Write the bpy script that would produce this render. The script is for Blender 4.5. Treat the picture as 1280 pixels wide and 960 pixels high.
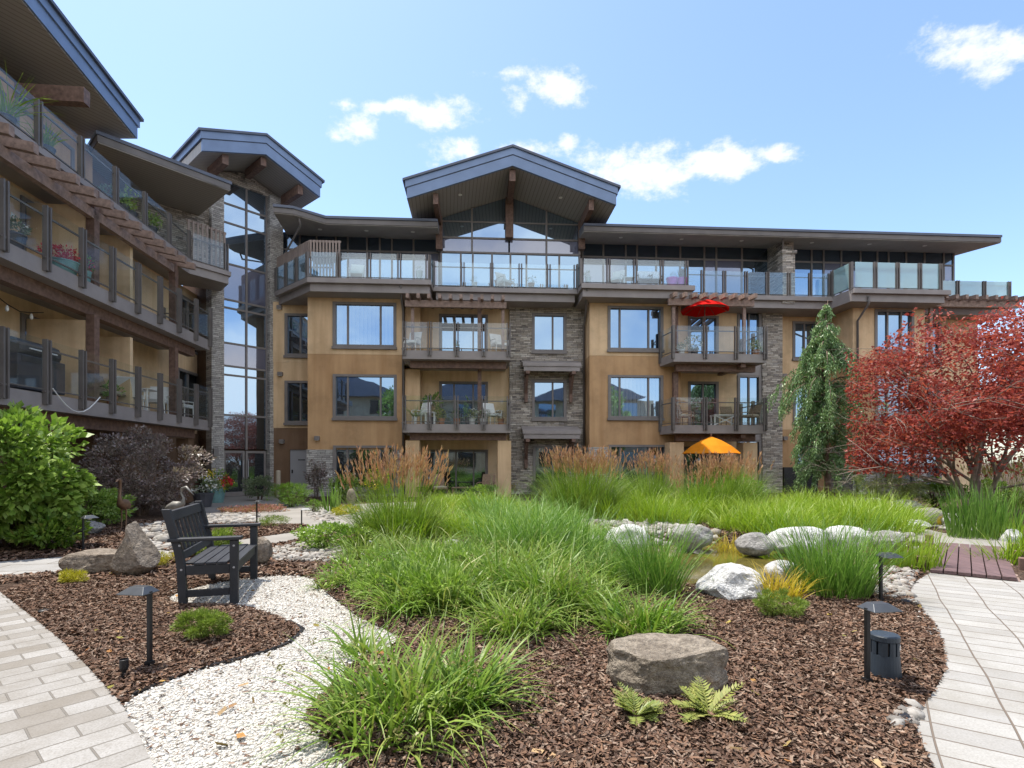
import bpy, bmesh, math, random
import numpy as np
from mathutils import Vector, noise as mnoise
for o in list(bpy.data.objects): bpy.data.objects.remove(o)
SC = bpy.context.scene
COL = SC.collection
rad = math.radians
# ------------------------------------------------------------------ camera
F, EYE, CX, CY = 680.0, 1.45, 640.0, 577.0      # focal length and horizon of the photograph (1280x960)
cam = bpy.data.cameras.new('camera'); camo = bpy.data.objects.new('camera', cam); COL.objects.link(camo)
cam.sensor_width = 36; cam.lens = F/1280*36; cam.shift_y = 97/1280
camo.location = (0, 0, EYE); camo.rotation_euler = (rad(90), 0, 0)
cam.clip_start = .05; cam.clip_end = 3000
SC.camera = camo
# ------------------------------------------------------------------ sun, sky, exposure
SUN = Vector((-.76, .52, 0)).normalized(); ELEV = rad(71)
SUN = Vector((SUN.x*math.cos(ELEV), SUN.y*math.cos(ELEV), math.sin(ELEV)))
sl = bpy.data.lights.new('sun', 'SUN'); slo = bpy.data.objects.new('sun', sl); COL.objects.link(slo)
sl.energy = 2.15; sl.angle = rad(.53); sl.color = (1, .94, .84)
slo.rotation_euler = (-SUN).to_track_quat('-Z', 'Y').to_euler()
W = bpy.data.worlds.new('World'); SC.world = W; W.use_nodes = True
wn, wl = W.node_tree.nodes, W.node_tree.links
wn.clear()
def wmath(op, a, b=None, c=None):
    n = wn.new('ShaderNodeMath'); n.operation = op
    for i, x in enumerate((a, b, c)):
        if x is None: continue
        if isinstance(x, (int, float)): n.inputs[i].default_value = x
        else: wl.new(x, n.inputs[i])
    return n.outputs[0]
sky = wn.new('ShaderNodeTexSky'); sky.sky_type = 'NISHITA'; sky.sun_disc = False
sky.sun_elevation = ELEV; sky.sun_rotation = math.atan2(SUN.x, SUN.y)
sky.air_density = 1.0; sky.dust_density = .8; sky.ozone_density = 3.0
tc = wn.new('ShaderNodeTexCoord'); sp = wn.new('ShaderNodeSeparateXYZ'); wl.new(tc.outputs['Generated'], sp.inputs[0])
yy = wmath('MAXIMUM', sp.outputs[1], .05)
A = wmath('DIVIDE', sp.outputs[0], yy); B = wmath('DIVIDE', sp.outputs[2], yy)
wnz = wn.new('ShaderNodeTexNoise'); wnz.inputs['Scale'].default_value = 19; wnz.inputs['Detail'].default_value = 10; wnz.inputs['Roughness'].default_value = .66
mp = wn.new('ShaderNodeMapping'); mp.inputs['Scale'].default_value = (1, 1, 1.7); wl.new(tc.outputs['Generated'], mp.inputs[0]); wl.new(mp.outputs[0], wnz.inputs['Vector'])
# cumulus puffs: compass direction and height of each (tangents), width, height
CL = [(545,140,62,26,1.),(500,132,30,14,.8),(703,106,44,28,1.),(648,126,22,17,.8),(446,160,34,18,.8),(430,131,16,10,.6),(472,134,20,10,.6),(570,190,50,22,.9),(650,188,60,16,.7),
      (800,212,88,34,1.),(900,202,74,26,1.),(965,193,40,14,.8),(707,179,14,12,.6),(1215,66,74,36,1.),(1268,58,36,26,1.),(640,92,40,8,.5)]
cm = None
for px, py, rx, ry, s in CL:
    a0, b0 = (px-CX)/F, (CY-py)/F
    dx = wmath('MULTIPLY', wmath('SUBTRACT', A, a0), F/rx); dy = wmath('MULTIPLY', wmath('SUBTRACT', B, b0), F/ry)
    d = wmath('SQRT', wmath('ADD', wmath('MULTIPLY', dx, dx), wmath('MULTIPLY', dy, dy)))
    m = wmath('MULTIPLY', wmath('SUBTRACT', 1.12, d), s)
    cm = m if cm is None else wmath('MAXIMUM', cm, m)
cm = wmath('MAXIMUM', cm, -1.0)
cm = wmath('ADD', cm, wmath('MULTIPLY', wmath('SUBTRACT', wnz.outputs[0], .52), 3.0))
mr = wn.new('ShaderNodeMapRange'); mr.interpolation_type = 'SMOOTHSTEP'; wl.new(cm, mr.inputs[0]); mr.inputs[1].default_value = -.02; mr.inputs[2].default_value = .85
front = wmath('GREATER_THAN', sp.outputs[1], .06)
cf = wmath('MULTIPLY', wmath('MULTIPLY', mr.outputs[0], front), .86)
mixc = wn.new('ShaderNodeMix'); mixc.data_type = 'RGBA'; wl.new(cf, mixc.inputs[0]); wl.new(sky.outputs[0], mixc.inputs[6]); mixc.inputs[7].default_value = (4.0, 4.05, 4.15, 1)
# broken white cloud veil, added unseen behind the viewer to brighten the shaded facade
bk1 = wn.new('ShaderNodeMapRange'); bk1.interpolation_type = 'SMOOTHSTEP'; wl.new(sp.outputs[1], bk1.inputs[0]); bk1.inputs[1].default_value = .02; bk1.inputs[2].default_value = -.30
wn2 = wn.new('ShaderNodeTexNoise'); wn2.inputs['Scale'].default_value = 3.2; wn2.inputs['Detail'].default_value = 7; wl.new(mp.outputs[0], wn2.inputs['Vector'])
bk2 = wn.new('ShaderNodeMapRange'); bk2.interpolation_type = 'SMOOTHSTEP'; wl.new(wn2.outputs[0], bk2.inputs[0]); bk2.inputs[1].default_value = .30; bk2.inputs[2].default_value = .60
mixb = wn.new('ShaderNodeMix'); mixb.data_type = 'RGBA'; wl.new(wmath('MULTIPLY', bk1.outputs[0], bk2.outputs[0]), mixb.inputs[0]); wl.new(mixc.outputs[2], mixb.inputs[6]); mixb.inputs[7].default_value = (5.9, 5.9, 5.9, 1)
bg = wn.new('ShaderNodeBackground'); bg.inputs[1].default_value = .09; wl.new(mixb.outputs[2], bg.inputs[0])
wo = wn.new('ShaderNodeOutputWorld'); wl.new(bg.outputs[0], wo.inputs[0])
vs = SC.view_settings; vs.view_transform = 'Standard'; vs.look = 'None'; vs.gamma = 1; vs.use_curve_mapping = False; vs.exposure = 1.7
SC.render.engine = 'CYCLES'
# ------------------------------------------------------------------ materials
class N:
    def __init__(s, name):
        s.m = bpy.data.materials.new(name); s.m.use_nodes = True; s.t = s.m.node_tree; s.n = s.t.nodes; s.l = s.t.links
        s.p = s.n['Principled BSDF']; s.out = s.n['Material Output']
        s.tc = s.n.new('ShaderNodeTexCoord')
    def new(s, t, **k):
        n = s.n.new(t)
        for a, b in k.items(): setattr(n, a, b)
        return n
    def set(s, n, **k):
        for a, b in k.items():
            a = a.replace('_', ' ')
            if hasattr(b, 'is_linked') or hasattr(b, 'links'): s.l.new(b, n.inputs[a])
            else: n.inputs[a].default_value = b
        return n
    def geo(s):                                      # world position: stays put on big surfaces
        return s.new('ShaderNodeNewGeometry').outputs['Position']
    def noise(s, scale, detail=4, vec=None, rough=.55, dist=0):
        n = s.new('ShaderNodeTexNoise'); n.inputs['Scale'].default_value = scale; n.inputs['Detail'].default_value = detail; n.inputs['Roughness'].default_value = rough; n.inputs['Distortion'].default_value = dist
        s.l.new(vec if vec is not None else s.geo(), n.inputs['Vector']); return n.outputs[0]
    def ramp(s, fac, stops):
        r = s.new('ShaderNodeValToRGB'); e = r.color_ramp.elements
        while len(e) < len(stops): e.new(.5)
        for i, (p, c) in enumerate(stops): e[i].position = p; e[i].color = (*c, 1)
        s.l.new(fac, r.inputs[0]); return r.outputs[0]
    def mix(s, fac, a, b, mode='MIX'):
        m = s.new('ShaderNodeMix'); m.data_type = 'RGBA'; m.blend_type = mode
        for i, x in ((0, fac), (6, a), (7, b)):
            if isinstance(x, (int, float)): m.inputs[i].default_value = x
            elif isinstance(x, tuple): m.inputs[i].default_value = (*x, 1)
            else: s.l.new(x, m.inputs[i])
        return m.outputs[2]
    def math(s, op, a, b=None):
        n = s.new('ShaderNodeMath'); n.operation = op
        for i, x in enumerate((a, b)):
            if x is None: continue
            if isinstance(x, (int, float)): n.inputs[i].default_value = x
            else: s.l.new(x, n.inputs[i])
        return n.outputs[0]
    def bump(s, h, strength=.3, dist=.02):
        b = s.new('ShaderNodeBump'); b.inputs['Strength'].default_value = strength; b.inputs['Distance'].default_value = dist
        s.l.new(h, b.inputs['Height']); s.l.new(b.outputs[0], s.p.inputs['Normal']); return b.outputs[0]
    def base(s, c, rough=.7, metal=0, spec=.4):
        if isinstance(c, tuple): s.p.inputs['Base Color'].default_value = (*c, 1)
        else: s.l.new(c, s.p.inputs['Base Color'])
        s.p.inputs['Roughness'].default_value = rough; s.p.inputs['Metallic'].default_value = metal; s.p.inputs['Specular IOR Level'].default_value = spec
        return s.m
def sc(c, k): return tuple(min(1, x*k) for x in c)
def varied(name, c, rough=.7, scale=3, amt=.25, metal=0, bump=0, bscale=40, spec=.4, c2=None):
    n = N(name); f = n.noise(scale, 5)
    col = n.ramp(f, [(.3, sc(c, 1-amt)), (.7, c2 or sc(c, 1+amt))])
    if bump: n.bump(n.noise(bscale, 4), bump, .01)
    return n.base(col, rough, metal, spec)
def stucco(name, c):
    n = N(name); f = n.noise(.9, 6, rough=.65)
    mpn = n.new('ShaderNodeMapping'); mpn.inputs['Scale'].default_value = (3.0, 3.0, .25); n.l.new(n.geo(), mpn.inputs[0])
    g = n.noise(1.2, 5, mpn.outputs[0])
    col = n.ramp(f, [(.3, sc(c, .74)), (.52, c), (.75, sc(c, 1.12))])
    col = n.mix(n.ramp(g, [(.42, (0, 0, 0)), (.72, (.55, .55, .55))]), col, (c[0]*.68, c[1]*.60, c[2]*.52))
    n.bump(n.noise(60, 3), .35, .01); return n.base(col, .92, 0, .2)
def ledgestone(name, cols, rowh=.075, w=.34):
    n = N(name); s = n.new('ShaderNodeSeparateXYZ'); n.l.new(n.geo(), s.inputs[0])
    c = n.new('ShaderNodeCombineXYZ'); n.l.new(n.math('ADD', s.outputs[0], n.math('MULTIPLY', s.outputs[1], .9)), c.inputs[0]); n.l.new(s.outputs[2], c.inputs[1])
    dn = n.new('ShaderNodeTexNoise'); dn.inputs['Scale'].default_value = 2.2; n.l.new(c.outputs[0], dn.inputs['Vector'])
    va = n.new('ShaderNodeVectorMath', operation='MULTIPLY_ADD'); n.l.new(dn.outputs[1], va.inputs[0]); va.inputs[1].default_value = (.25, .07, 0); n.l.new(c.outputs[0], va.inputs[2])
    def brick(rh, ww, off):
        b = n.new('ShaderNodeTexBrick'); n.l.new(va.outputs[0], b.inputs['Vector'])
        b.offset = off; b.squash = .6; b.squash_frequency = 3; b.inputs['Scale'].default_value = 1; b.inputs['Row Height'].default_value = rh; b.inputs['Brick Width'].default_value = ww
        b.inputs['Mortar Size'].default_value = .006; b.inputs['Mortar Smooth'].default_value = .4; b.inputs['Bias'].default_value = 0
        b.inputs['Color1'].default_value = (0, 0, 0, 1); b.inputs['Color2'].default_value = (1, 1, 1, 1); b.inputs['Mortar'].default_value = (.5, .5, .5, 1)
        return b
    b = brick(rowh, w, .37)
    k = n.ramp(b.outputs[0], [(i/(len(cols)-1), cc) for i, cc in enumerate(cols)])
    k = n.mix(n.ramp(n.noise(14, 4), [(.35, (0, 0, 0)), (.7, (.5, .5, .5))]), k, (.5, .46, .42), 'MIX')
    k = n.mix(b.outputs[1], k, (.06, .055, .05))
    h = n.math('ADD', n.math('MULTIPLY', n.math('SUBTRACT', 1, b.outputs[1]), .8), n.math('ADD', n.math('MULTIPLY', b.outputs[0], .9), n.math('MULTIPLY', n.noise(25, 4), .5)))
    n.bump(h, 1, .05); return n.base(k, .88, 0, .25)
def leaf(name, cols, trans=.33, gloss=.08, tcol=1.15, rough=.45):
    n = N(name); g = n.new('ShaderNodeNewGeometry')
    k = len(cols); c = n.ramp(g.outputs['Random Per Island'], [(i/(k-1), x) for i, x in enumerate(cols)])
    c = n.mix(.35, c, n.ramp(n.noise(2.5, 3), [(.3, sc(cols[0], .8)), (.7, sc(cols[-1], 1.15))]))
    n.base(c, rough, 0, gloss*5)
    t = n.new('ShaderNodeBsdfTranslucent'); n.l.new(n.mix(1, c, (min(1, tcol*1.1), tcol, .75), 'MULTIPLY'), t.inputs[0])
    m = n.new('ShaderNodeMixShader'); m.inputs[0].default_value = trans; n.l.new(n.p.outputs[0], m.inputs[1]); n.l.new(t.outputs[0], m.inputs[2])
    n.l.new(m.outputs[0], n.out.inputs[0]); return n.m
def paned(name, base, refl, tint=(.50, .73, 1), stripes=None):
    n = N(name)
    n.base(base, .25, 0, .5)
    if stripes:
        s = n.new('ShaderNodeSeparateXYZ'); n.l.new(n.geo(), s.inputs[0])
        w = n.math('FRACT', n.math('MULTIPLY', s.outputs[2 if stripes > 0 else 0], abs(stripes)))
        n.base(n.ramp(w, [(0, sc(base, .45)), (.25, base), (.9, sc(base, 1.1)), (1, sc(base, .45))]), .5, 0, .3)
    g = n.new('ShaderNodeBsdfGlossy'); g.inputs['Roughness'].default_value = .015; g.inputs[0].default_value = (*tint, 1)
    nz = n.new('ShaderNodeBump'); nz.inputs['Strength'].default_value = .035; nz.inputs['Distance'].default_value = .05; n.l.new(n.noise(1.3, 1), nz.inputs['Height']); n.l.new(nz.outputs[0], g.inputs['Normal'])
    m = n.new('ShaderNodeMixShader'); m.inputs[0].default_value = refl; n.l.new(n.p.outputs[0], m.inputs[1]); n.l.new(g.outputs[0], m.inputs[2]); n.l.new(m.outputs[0], n.out.inputs[0]); return n.m
def clearglass(name, tint, refl, haze, hc=(.75, .85, .86)):
    n = N(name); n.n.remove(n.p)
    t = n.new('ShaderNodeBsdfTransparent'); t.inputs[0].default_value = (*tint, 1)
    g = n.new('ShaderNodeBsdfGlossy'); g.inputs['Roughness'].default_value = .03
    d = n.new('ShaderNodeBsdfDiffuse'); d.inputs[0].default_value = (*hc, 1)
    tr = n.new('ShaderNodeBsdfTranslucent'); tr.inputs[0].default_value = (*hc, 1)
    m0 = n.new('ShaderNodeMixShader'); m0.inputs[0].default_value = .5; n.l.new(d.outputs[0], m0.inputs[1]); n.l.new(tr.outputs[0], m0.inputs[2])
    m1 = n.new('ShaderNodeMixShader'); m1.inputs[0].default_value = haze; n.l.new(t.outputs[0], m1.inputs[1]); n.l.new(m0.outputs[0], m1.inputs[2])
    m2 = n.new('ShaderNodeMixShader'); m2.inputs[0].default_value = refl; n.l.new(m1.outputs[0], m2.inputs[1]); n.l.new(g.outputs[0], m2.inputs[2])
    n.l.new(m2.outputs[0], n.out.inputs[0]); return n.m
def paver(name, ang, rowh, w, c1, c2, mortar, wav=.0, msize=.012, off=.5):
    n = N(name); mpn = n.new('ShaderNodeMapping'); mpn.inputs['Rotation'].default_value = (0, 0, ang); n.l.new(n.geo(), mpn.inputs[0])
    vec = mpn.outputs[0]
    dn = n.new('ShaderNodeTexNoise'); dn.inputs['Scale'].default_value = .8; dn.inputs['Detail'].default_value = 1; n.l.new(vec, dn.inputs['Vector'])
    va = n.new('ShaderNodeVectorMath', operation='MULTIPLY_ADD'); n.l.new(dn.outputs[1], va.inputs[0]); va.inputs[1].default_value = (wav, wav*.4, 0); n.l.new(vec, va.inputs[2])
    b = n.new('ShaderNodeTexBrick'); n.l.new(va.outputs[0], b.inputs['Vector']); b.offset = off
    n.set(b, Scale=1.0, Row_Height=rowh, Brick_Width=w, Mortar_Size=msize, Mortar_Smooth=.25, Color1=(0, 0, 0, 1), Color2=(1, 1, 1, 1), Mortar=(.5, .5, .5, 1))
    k = n.ramp(b.outputs[0], [(0, c1), (.5, sc(c2, .93)), (1, c2)])
    k = n.mix(n.ramp(n.noise(90, 3), [(.35, (.35, .35, .35)), (.6, (0, 0, 0))]), k, sc(c1, .6))
    k = n.mix(n.ramp(n.noise(1.7, 6, rough=.7), [(.42, (0, 0, 0)), (.72, (.6, .6, .6))]), k, (c1[0]*.66, c1[1]*.62, c1[2]*.54))
    k = n.mix(n.ramp(n.noise(14, 5, rough=.7), [(.62, (0, 0, 0)), (.72, (.45, .45, .45))]), k, (c1[0]*.5, c1[1]*.46, c1[2]*.38))
    k = n.mix(b.outputs[1], k, mortar)
    h = n.math('ADD', n.math('SUBTRACT', 1, b.outputs[1]), n.math('MULTIPLY', n.noise(70, 3), .18))
    n.bump(h, .8, .012); return n.base(k, .9, 0, .25)
def grained(name, c, ax=0, rough=.6, amt=.35, sc_=(2, 2, 40)):
    n = N(name); mpn = n.new('ShaderNodeMapping'); mpn.inputs['Scale'].default_value = sc_; n.l.new(n.tc.outputs['Object'], mpn.inputs[0])
    f = n.noise(1.6, 5, mpn.outputs[0]); col = n.ramp(f, [(.3, sc(c, 1-amt)), (.7, sc(c, 1+amt))])
    n.bump(f, .25, .01); return n.base(col, rough, 0, .35)
def slatted(name, c, freq, axis):
    n = N(name); s = n.new('ShaderNodeSeparateXYZ'); n.l.new(n.geo(), s.inputs[0])
    k = n.math('FRACT', n.math('MULTIPLY', n.math('ADD', n.math('MULTIPLY', s.outputs[0], axis[0]), n.math('MULTIPLY', s.outputs[1], axis[1])), freq))
    r = n.ramp(k, [(0, sc(c, .3)), (.1, c), (.92, c), (1, sc(c, .3))]); n.bump(k, .15, .01); return n.base(r, .6, 0, .3)
M = {}
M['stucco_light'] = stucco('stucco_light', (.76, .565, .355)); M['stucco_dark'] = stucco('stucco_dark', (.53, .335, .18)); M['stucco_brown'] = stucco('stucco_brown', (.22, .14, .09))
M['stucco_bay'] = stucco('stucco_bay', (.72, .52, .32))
M['stone'] = ledgestone('ledgestone', [(.10, .09, .085), (.38, .325, .265), (.52, .46, .39), (.19, .16, .135), (.68, .62, .54), (.29, .265, .25)])
M['stone_pale'] = ledgestone('pale_ledgestone', [(.22, .21, .205), (.52, .50, .48), (.38, .36, .34), (.66, .64, .60), (.30, .285, .27), (.58, .56, .53)])
M['metal'] = varied('bronze_grey_metal', (.15, .135, .128), .5, 2, .15, .1)
M['slab'] = varied('balcony_fascia_paint', (.285, .255, .245), .6, 2, .12)
M['fascia'] = varied('blue_grey_fascia', (.18, .25, .39), .45, 1.5, .10, .15)
M['fascia_dark'] = varied('dark_roof_edge', (.10, .115, .155), .45, 1.5, .12, .1)
M['rooftop'] = varied('roofing', (.08, .085, .1), .8, 3, .2)
M['soffit'] = slatted('soffit_boards', (.35, .325, .30), 6.5, (1, .12)); M['soffit_side'] = slatted('soffit_boards_wing', (.36, .335, .31), 6.5, (.75, -.66))
M['soffit_plain'] = varied('soffit_plain', (.38, .35, .325), .8, 2, .1)
M['beam'] = grained('brown_timber', (.17, .105, .08), sc_=(6, 6, 6)); M['rafter'] = grained('weathered_timber', (.27, .19, .155), sc_=(6, 6, 6))
M['frame'] = varied('window_frame_paint', (.20, .18, .172), .5, 2, .12)
M['pane'] = paned('window_glass', (.018, .02, .022), .45); M['pane_dark'] = paned('dark_window_glass', (.012, .012, .013), .26); M['pane_blind'] = paned('glass_with_blinds', (.42, .43, .43), .42, stripes=16)
M['pane_curtain'] = paned('glass_with_curtain', (.20, .215, .22), .46, stripes=-6); M['pane_tower'] = paned('tower_glass', (.02, .022, .025), .52, (.58, .78, 1)); M['spandrel'] = paned('spandrel_panel', (.10, .105, .16), .22, (.8, .85, 1))
M['railglass'] = clearglass('railing_glass', (.965, .985, .98), .055, .012); M['deckglass'] = clearglass('terrace_glass', (.84, .95, 1.0), .12, .015); M['frosted'] = clearglass('frosted_glass', (.5, .7, .72), .22, .62, (.62, .82, .84))
M['door_grey'] = varied('grey_door_paint', (.36, .36, .38), .5, 2, .05); M['white'] = varied('white_paint', (.72, .72, .70), .5, 3, .06); M['lampglass'] = varied('downlight_glass', (.8, .78, .72), .3, 2, .02)
M['black'] = varied('black_metal', (.018, .018, .02), .45, 6, .2, .2); M['charcoal'] = varied('charcoal_poly', (.028, .030, .036), .55, 6, .22, bump=.2, bscale=80)
M['benchslat'] = grained('charcoal_bench_slats', (.034, .036, .043), sc_=(30, 2, 30), rough=.5)
M['speaker'] = varied('blue_black_plastic', (.03, .042, .058), .5, 8, .15, bump=.15, bscale=150)
M['screen'] = varied('privacy_screen_paint', (.28, .22, .19), .6, 3, .1)
M['bark'] = varied('tree_bark', (.17, .12, .09), .9, 9, .4, bump=.8, bscale=30); M['barkgrey'] = varied('grey_bark', (.24, .20, .165), .9, 9, .35, bump=.6, bscale=30)
M['red'] = varied('red_canopy', (.70, .018, .012), .8, 3, .06); M['orange'] = varied('orange_canopy', (.85, .33, .02), .8, 3, .06)
M['wicker'] = varied('brown_wicker', (.22, .15, .10), .8, 40, .4, bump=.5, bscale=90); M['cushion'] = varied('beige_cushion', (.42, .36, .28), .9, 8, .1); M['pattern'] = varied('blue_white_pattern', (.6, .62, .66), .9, 30, .5)
M['pink'] = varied('magenta_glaze', (.62, .10, .48), .35, 4, .1); M['terracotta'] = varied('terracotta', (.36, .17, .09), .8, 6, .15); M['pot_white'] = varied('pale_pot', (.6, .6, .58), .5, 4, .06); M['pot_dark'] = varied('dark_pot', (.07, .07, .08), .5, 5, .15)
M['teal'] = varied('teal_pot', (.16, .30, .30), .4, 5, .15)
# ------------------------------------------------------------------ mesh helpers
class MB:
    def __init__(s): s.v = []; s.f = []
    def add(s, v, f):
        k = len(s.v); s.v += [tuple(x) for x in v]; s.f += [tuple(i+k for i in q) for q in f]; return s
    def box(s, fr, u0, u1, v0, v1, z0, z1):
        P = fr.w if fr else (lambda a, b, c: (a, b, c))
        v = [P(u, w, z) for z in (z0, z1) for (u, w) in ((u0, v0), (u1, v0), (u1, v1), (u0, v1))]
        return s.add(v, [(3, 2, 1, 0), (4, 5, 6, 7), (0, 1, 5, 4), (1, 2, 6, 5), (2, 3, 7, 6), (3, 0, 4, 7)])
    def loft(s, rings, close=True):                       # rings of equal length, closed loops, capped
        n = len(rings[0]); v = [p for r in rings for p in r]; f = []
        for a in range(len(rings)-1):
            for i in range(n): j = (i+1) % n; f.append((a*n+i, a*n+j, (a+1)*n+j, (a+1)*n+i))
        if close: f += [tuple(range(n-1, -1, -1)), tuple((len(rings)-1)*n+i for i in range(n))]
        return s.add(v, f)
    def slab(s, poly, z0, z1):                            # polygon in plan, z can be a function of the point
        g = lambda z, p: z(p) if callable(z) else z
        return s.loft([[(p[0], p[1], g(z0, p)) for p in poly], [(p[0], p[1], g(z1, p)) for p in poly]])
    def tube(s, pts, r, n=8, flat=1):
        pts = [Vector(p) for p in pts]; rs = r if isinstance(r, (list, tuple)) else [r]*len(pts); rings = []
        t0 = (pts[1]-pts[0]).normalized(); a = t0.orthogonal().normalized()
        for i, p in enumerate(pts):
            t = (pts[min(i+1, len(pts)-1)]-pts[max(i-1, 0)]).normalized()
            a = (a - t*a.dot(t)).normalized(); b = t.cross(a)
            rings.append([p + (a*math.cos(k*2*math.pi/n)+b*math.sin(k*2*math.pi/n)*flat)*rs[i] for k in range(n)])
        return s.loft(rings)
    def lathe(s, prof, c=(0, 0, 0), n=16, sq=1):
        return s.loft([[(c[0]+r*math.cos(k*2*math.pi/n), c[1]+r*sq*math.sin(k*2*math.pi/n), c[2]+z) for k in range(n)] for r, z in prof])
    def build(s, name, mat, parent=None, smooth=False, bevel=0):
        if parent is not None: off = wpos(parent)
        else:
            a = np.array(s.v); off = Vector(((a[:, 0].min()+a[:, 0].max())/2, (a[:, 1].min()+a[:, 1].max())/2, a[:, 2].min()))
        me = bpy.data.meshes.new(name); me.from_pydata([tuple(Vector(v)-off) for v in s.v], [], s.f); me.update()
        bm = bmesh.new(); bm.from_mesh(me); bmesh.ops.recalc_face_normals(bm, faces=bm.faces); bm.to_mesh(me); bm.free()
        return finish(me, name, mat, parent, off, smooth, bevel)
def finish(me, name, mat, parent, off, smooth=False, bevel=0):
    if mat: me.materials.append(mat)
    if smooth: me.polygons.foreach_set('use_smooth', [True]*len(me.polygons))
    o = bpy.data.objects.new(name, me); COL.objects.link(o)
    if parent is not None: o.parent = parent
    else: o.location = off
    if bevel:
        b = o.modifiers.new('bevel', 'BEVEL'); b.width = bevel; b.segments = 2; b.limit_method = 'ANGLE'
    return o
def wpos(o):
    p = Vector((0, 0, 0))
    while o is not None: p += o.location; o = o.parent
    return p
def npmesh(name, V, Fq, mat, parent=None, off=None, smooth=False):
    V = np.asarray(V, dtype=np.float32).reshape(-1, 3); Fq = np.asarray(Fq, dtype=np.int32); k = Fq.shape[1]
    if parent is not None: off = wpos(parent)
    elif off is None: off = Vector((float(V[:, 0].mean()), float(V[:, 1].mean()), float(V[:, 2].min())))
    V = V - np.array(off, dtype=np.float32)
    me = bpy.data.meshes.new(name); me.vertices.add(len(V)); me.vertices.foreach_set('co', V.ravel())
    me.loops.add(Fq.size); me.loops.foreach_set('vertex_index', Fq.ravel())
    me.polygons.add(len(Fq)); me.polygons.foreach_set('loop_start', np.arange(0, Fq.size, k, dtype=np.int32))
    me.update(calc_edges=True)
    if smooth: me.shade_smooth()
    return finish(me, name, mat, parent, Vector(off))
def tag(o, label=None, cat=None, group=None, kind=None):
    if label: o['label'] = label
    if cat: o['category'] = cat
    if group: o['group'] = group
    if kind: o['kind'] = kind
    return o
def empty(name, loc, label, cat, group=None):
    o = bpy.data.objects.new(name, None); COL.objects.link(o); o.location = loc; o.empty_display_size = .2
    return tag(o, label, cat, group)
def copy_tree(o, parent=None):
    c = o.copy(); COL.objects.link(c)
    if parent is not None: c.parent = parent
    for ch in o.children: copy_tree(ch, c)
    return c
class Frame:                                              # u along the wall, v into the wall, z up
    def __init__(s, ox, oy, ang): s.o = (ox, oy); s.c, s.s = math.cos(ang), math.sin(ang)
    def w(s, u, v, z): return (s.o[0]+u*s.c-v*s.s, s.o[1]+u*s.s+v*s.c, z)
    def at(s, px, py, v):                                 # where the sight line of a photo point meets the plane v
        a = (px-CX)/F; Y = (v+s.o[1]*s.c-s.o[0]*s.s)/(s.c-a*s.s); X = a*Y
        return ((X-s.o[0])*s.c+(Y-s.o[1])*s.s, EYE-(py-CY)*Y/F)
    def u(s, px, v): return s.at(px, CY, v)[0]
    def z(s, px, py, v): return s.at(px, py, v)[1]
def g(px, py, z=0):                                       # ground point under a photo point
    Y = F*(EYE-z)/(py-CY); return ((px-CX)/F*Y, Y)
MF = Frame(0, 22.9, rad(3.7)); WF = Frame(-9.02, 0, rad(95.7)); TF = Frame(-11.8, 22.15, math.atan2(.75, .66))
FL = [0, 2.94, 5.85, 8.7]
# ------------------------------------------------------------------ the apartment building
BL = empty('apartment_building', (0, 23, 0), 'four storey tan stucco and stone apartment building with gabled grey roofs around the garden', 'building')
def part(mb, name, mat, parent=None, **k): return mb.build(name, M[mat] if isinstance(mat, str) else mat, parent or BL, **k)
def wall(fr, u0, u1, z0, z1, v, back, mat, holes=(), reveal=.14, name='wall'):
    us = sorted({u0, u1, *[min(max(x, u0), u1) for h in holes for x in h[:2]]}); zs = sorted({z0, z1, *[min(max(x, z0), z1) for h in holes for x in h[2:]]})
    mb = MB(); q = lambda *p: mb.add([fr.w(*x) for x in p], [tuple(range(len(p)))])
    for a, b in zip(us, us[1:]):
        for c, d in zip(zs, zs[1:]):
            m, n = (a+b)/2, (c+d)/2
            if any(h[0] < m < h[1] and h[2] < n < h[3] for h in holes): continue
            q((a, v, c), (b, v, c), (b, v, d), (a, v, d))
    for h in holes:
        a, b, c, d = max(h[0], u0), min(h[1], u1), max(h[2], z0), min(h[3], z1)
        if b <= a or d <= c: continue
        e = v+reveal
        q((a, v, c), (a, v, d), (a, e, d), (a, e, c)); q((b, v, c), (b, v, d), (b, e, d), (b, e, c))
        if c > z0: q((a, v, c), (b, v, c), (b, e, c), (a, e, c))
        if d < z1: q((a, v, d), (b, v, d), (b, e, d), (a, e, d))
    q((u0, v, z0), (u0, v, z1), (u0, back, z1), (u0, back, z0)); q((u1, v, z0), (u1, v, z1), (u1, back, z1), (u1, back, z0))
    q((u0, v, z1), (u1, v, z1), (u1, back, z1), (u0, back, z1))
    return part(mb, name, mat)
def window(fr, r, v, splits=(), bars=(), pane='pane', sill=True, t=.1, name='window', proud=.045):
    u0, u1, z0, z1 = r; m = MB()
    m.box(fr, u0, u0+t+.02, v-proud, v+.12, z0, z1); m.box(fr, u1-t-.02, u1, v-proud, v+.12, z0, z1)
    m.box(fr, u0+t+.02, u1-t-.02, v-proud+.004, v+.12, z1-t, z1); m.box(fr, u0+t+.02, u1-t-.02, v-proud+.004, v+.12, z0, z0+t)
    for s in splits: m.box(fr, s-.035, s+.035, v+.01, v+.11, z0+t, z1-t)
    for b in bars: m.box(fr, u0+t, u1-t, v+.02, v+.10, b-.025, b+.025)
    if sill: m.box(fr, u0-.03, u1+.03, v-.10, v-.002, z0-.09, z0+.012)
    o = part(m, name, 'frame')
    p = MB(); p.box(fr, u0+t, u1-t, v+.075, v+.085, z0+t, z1-t); part(p, 'pane', pane, o)
    return o
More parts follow.
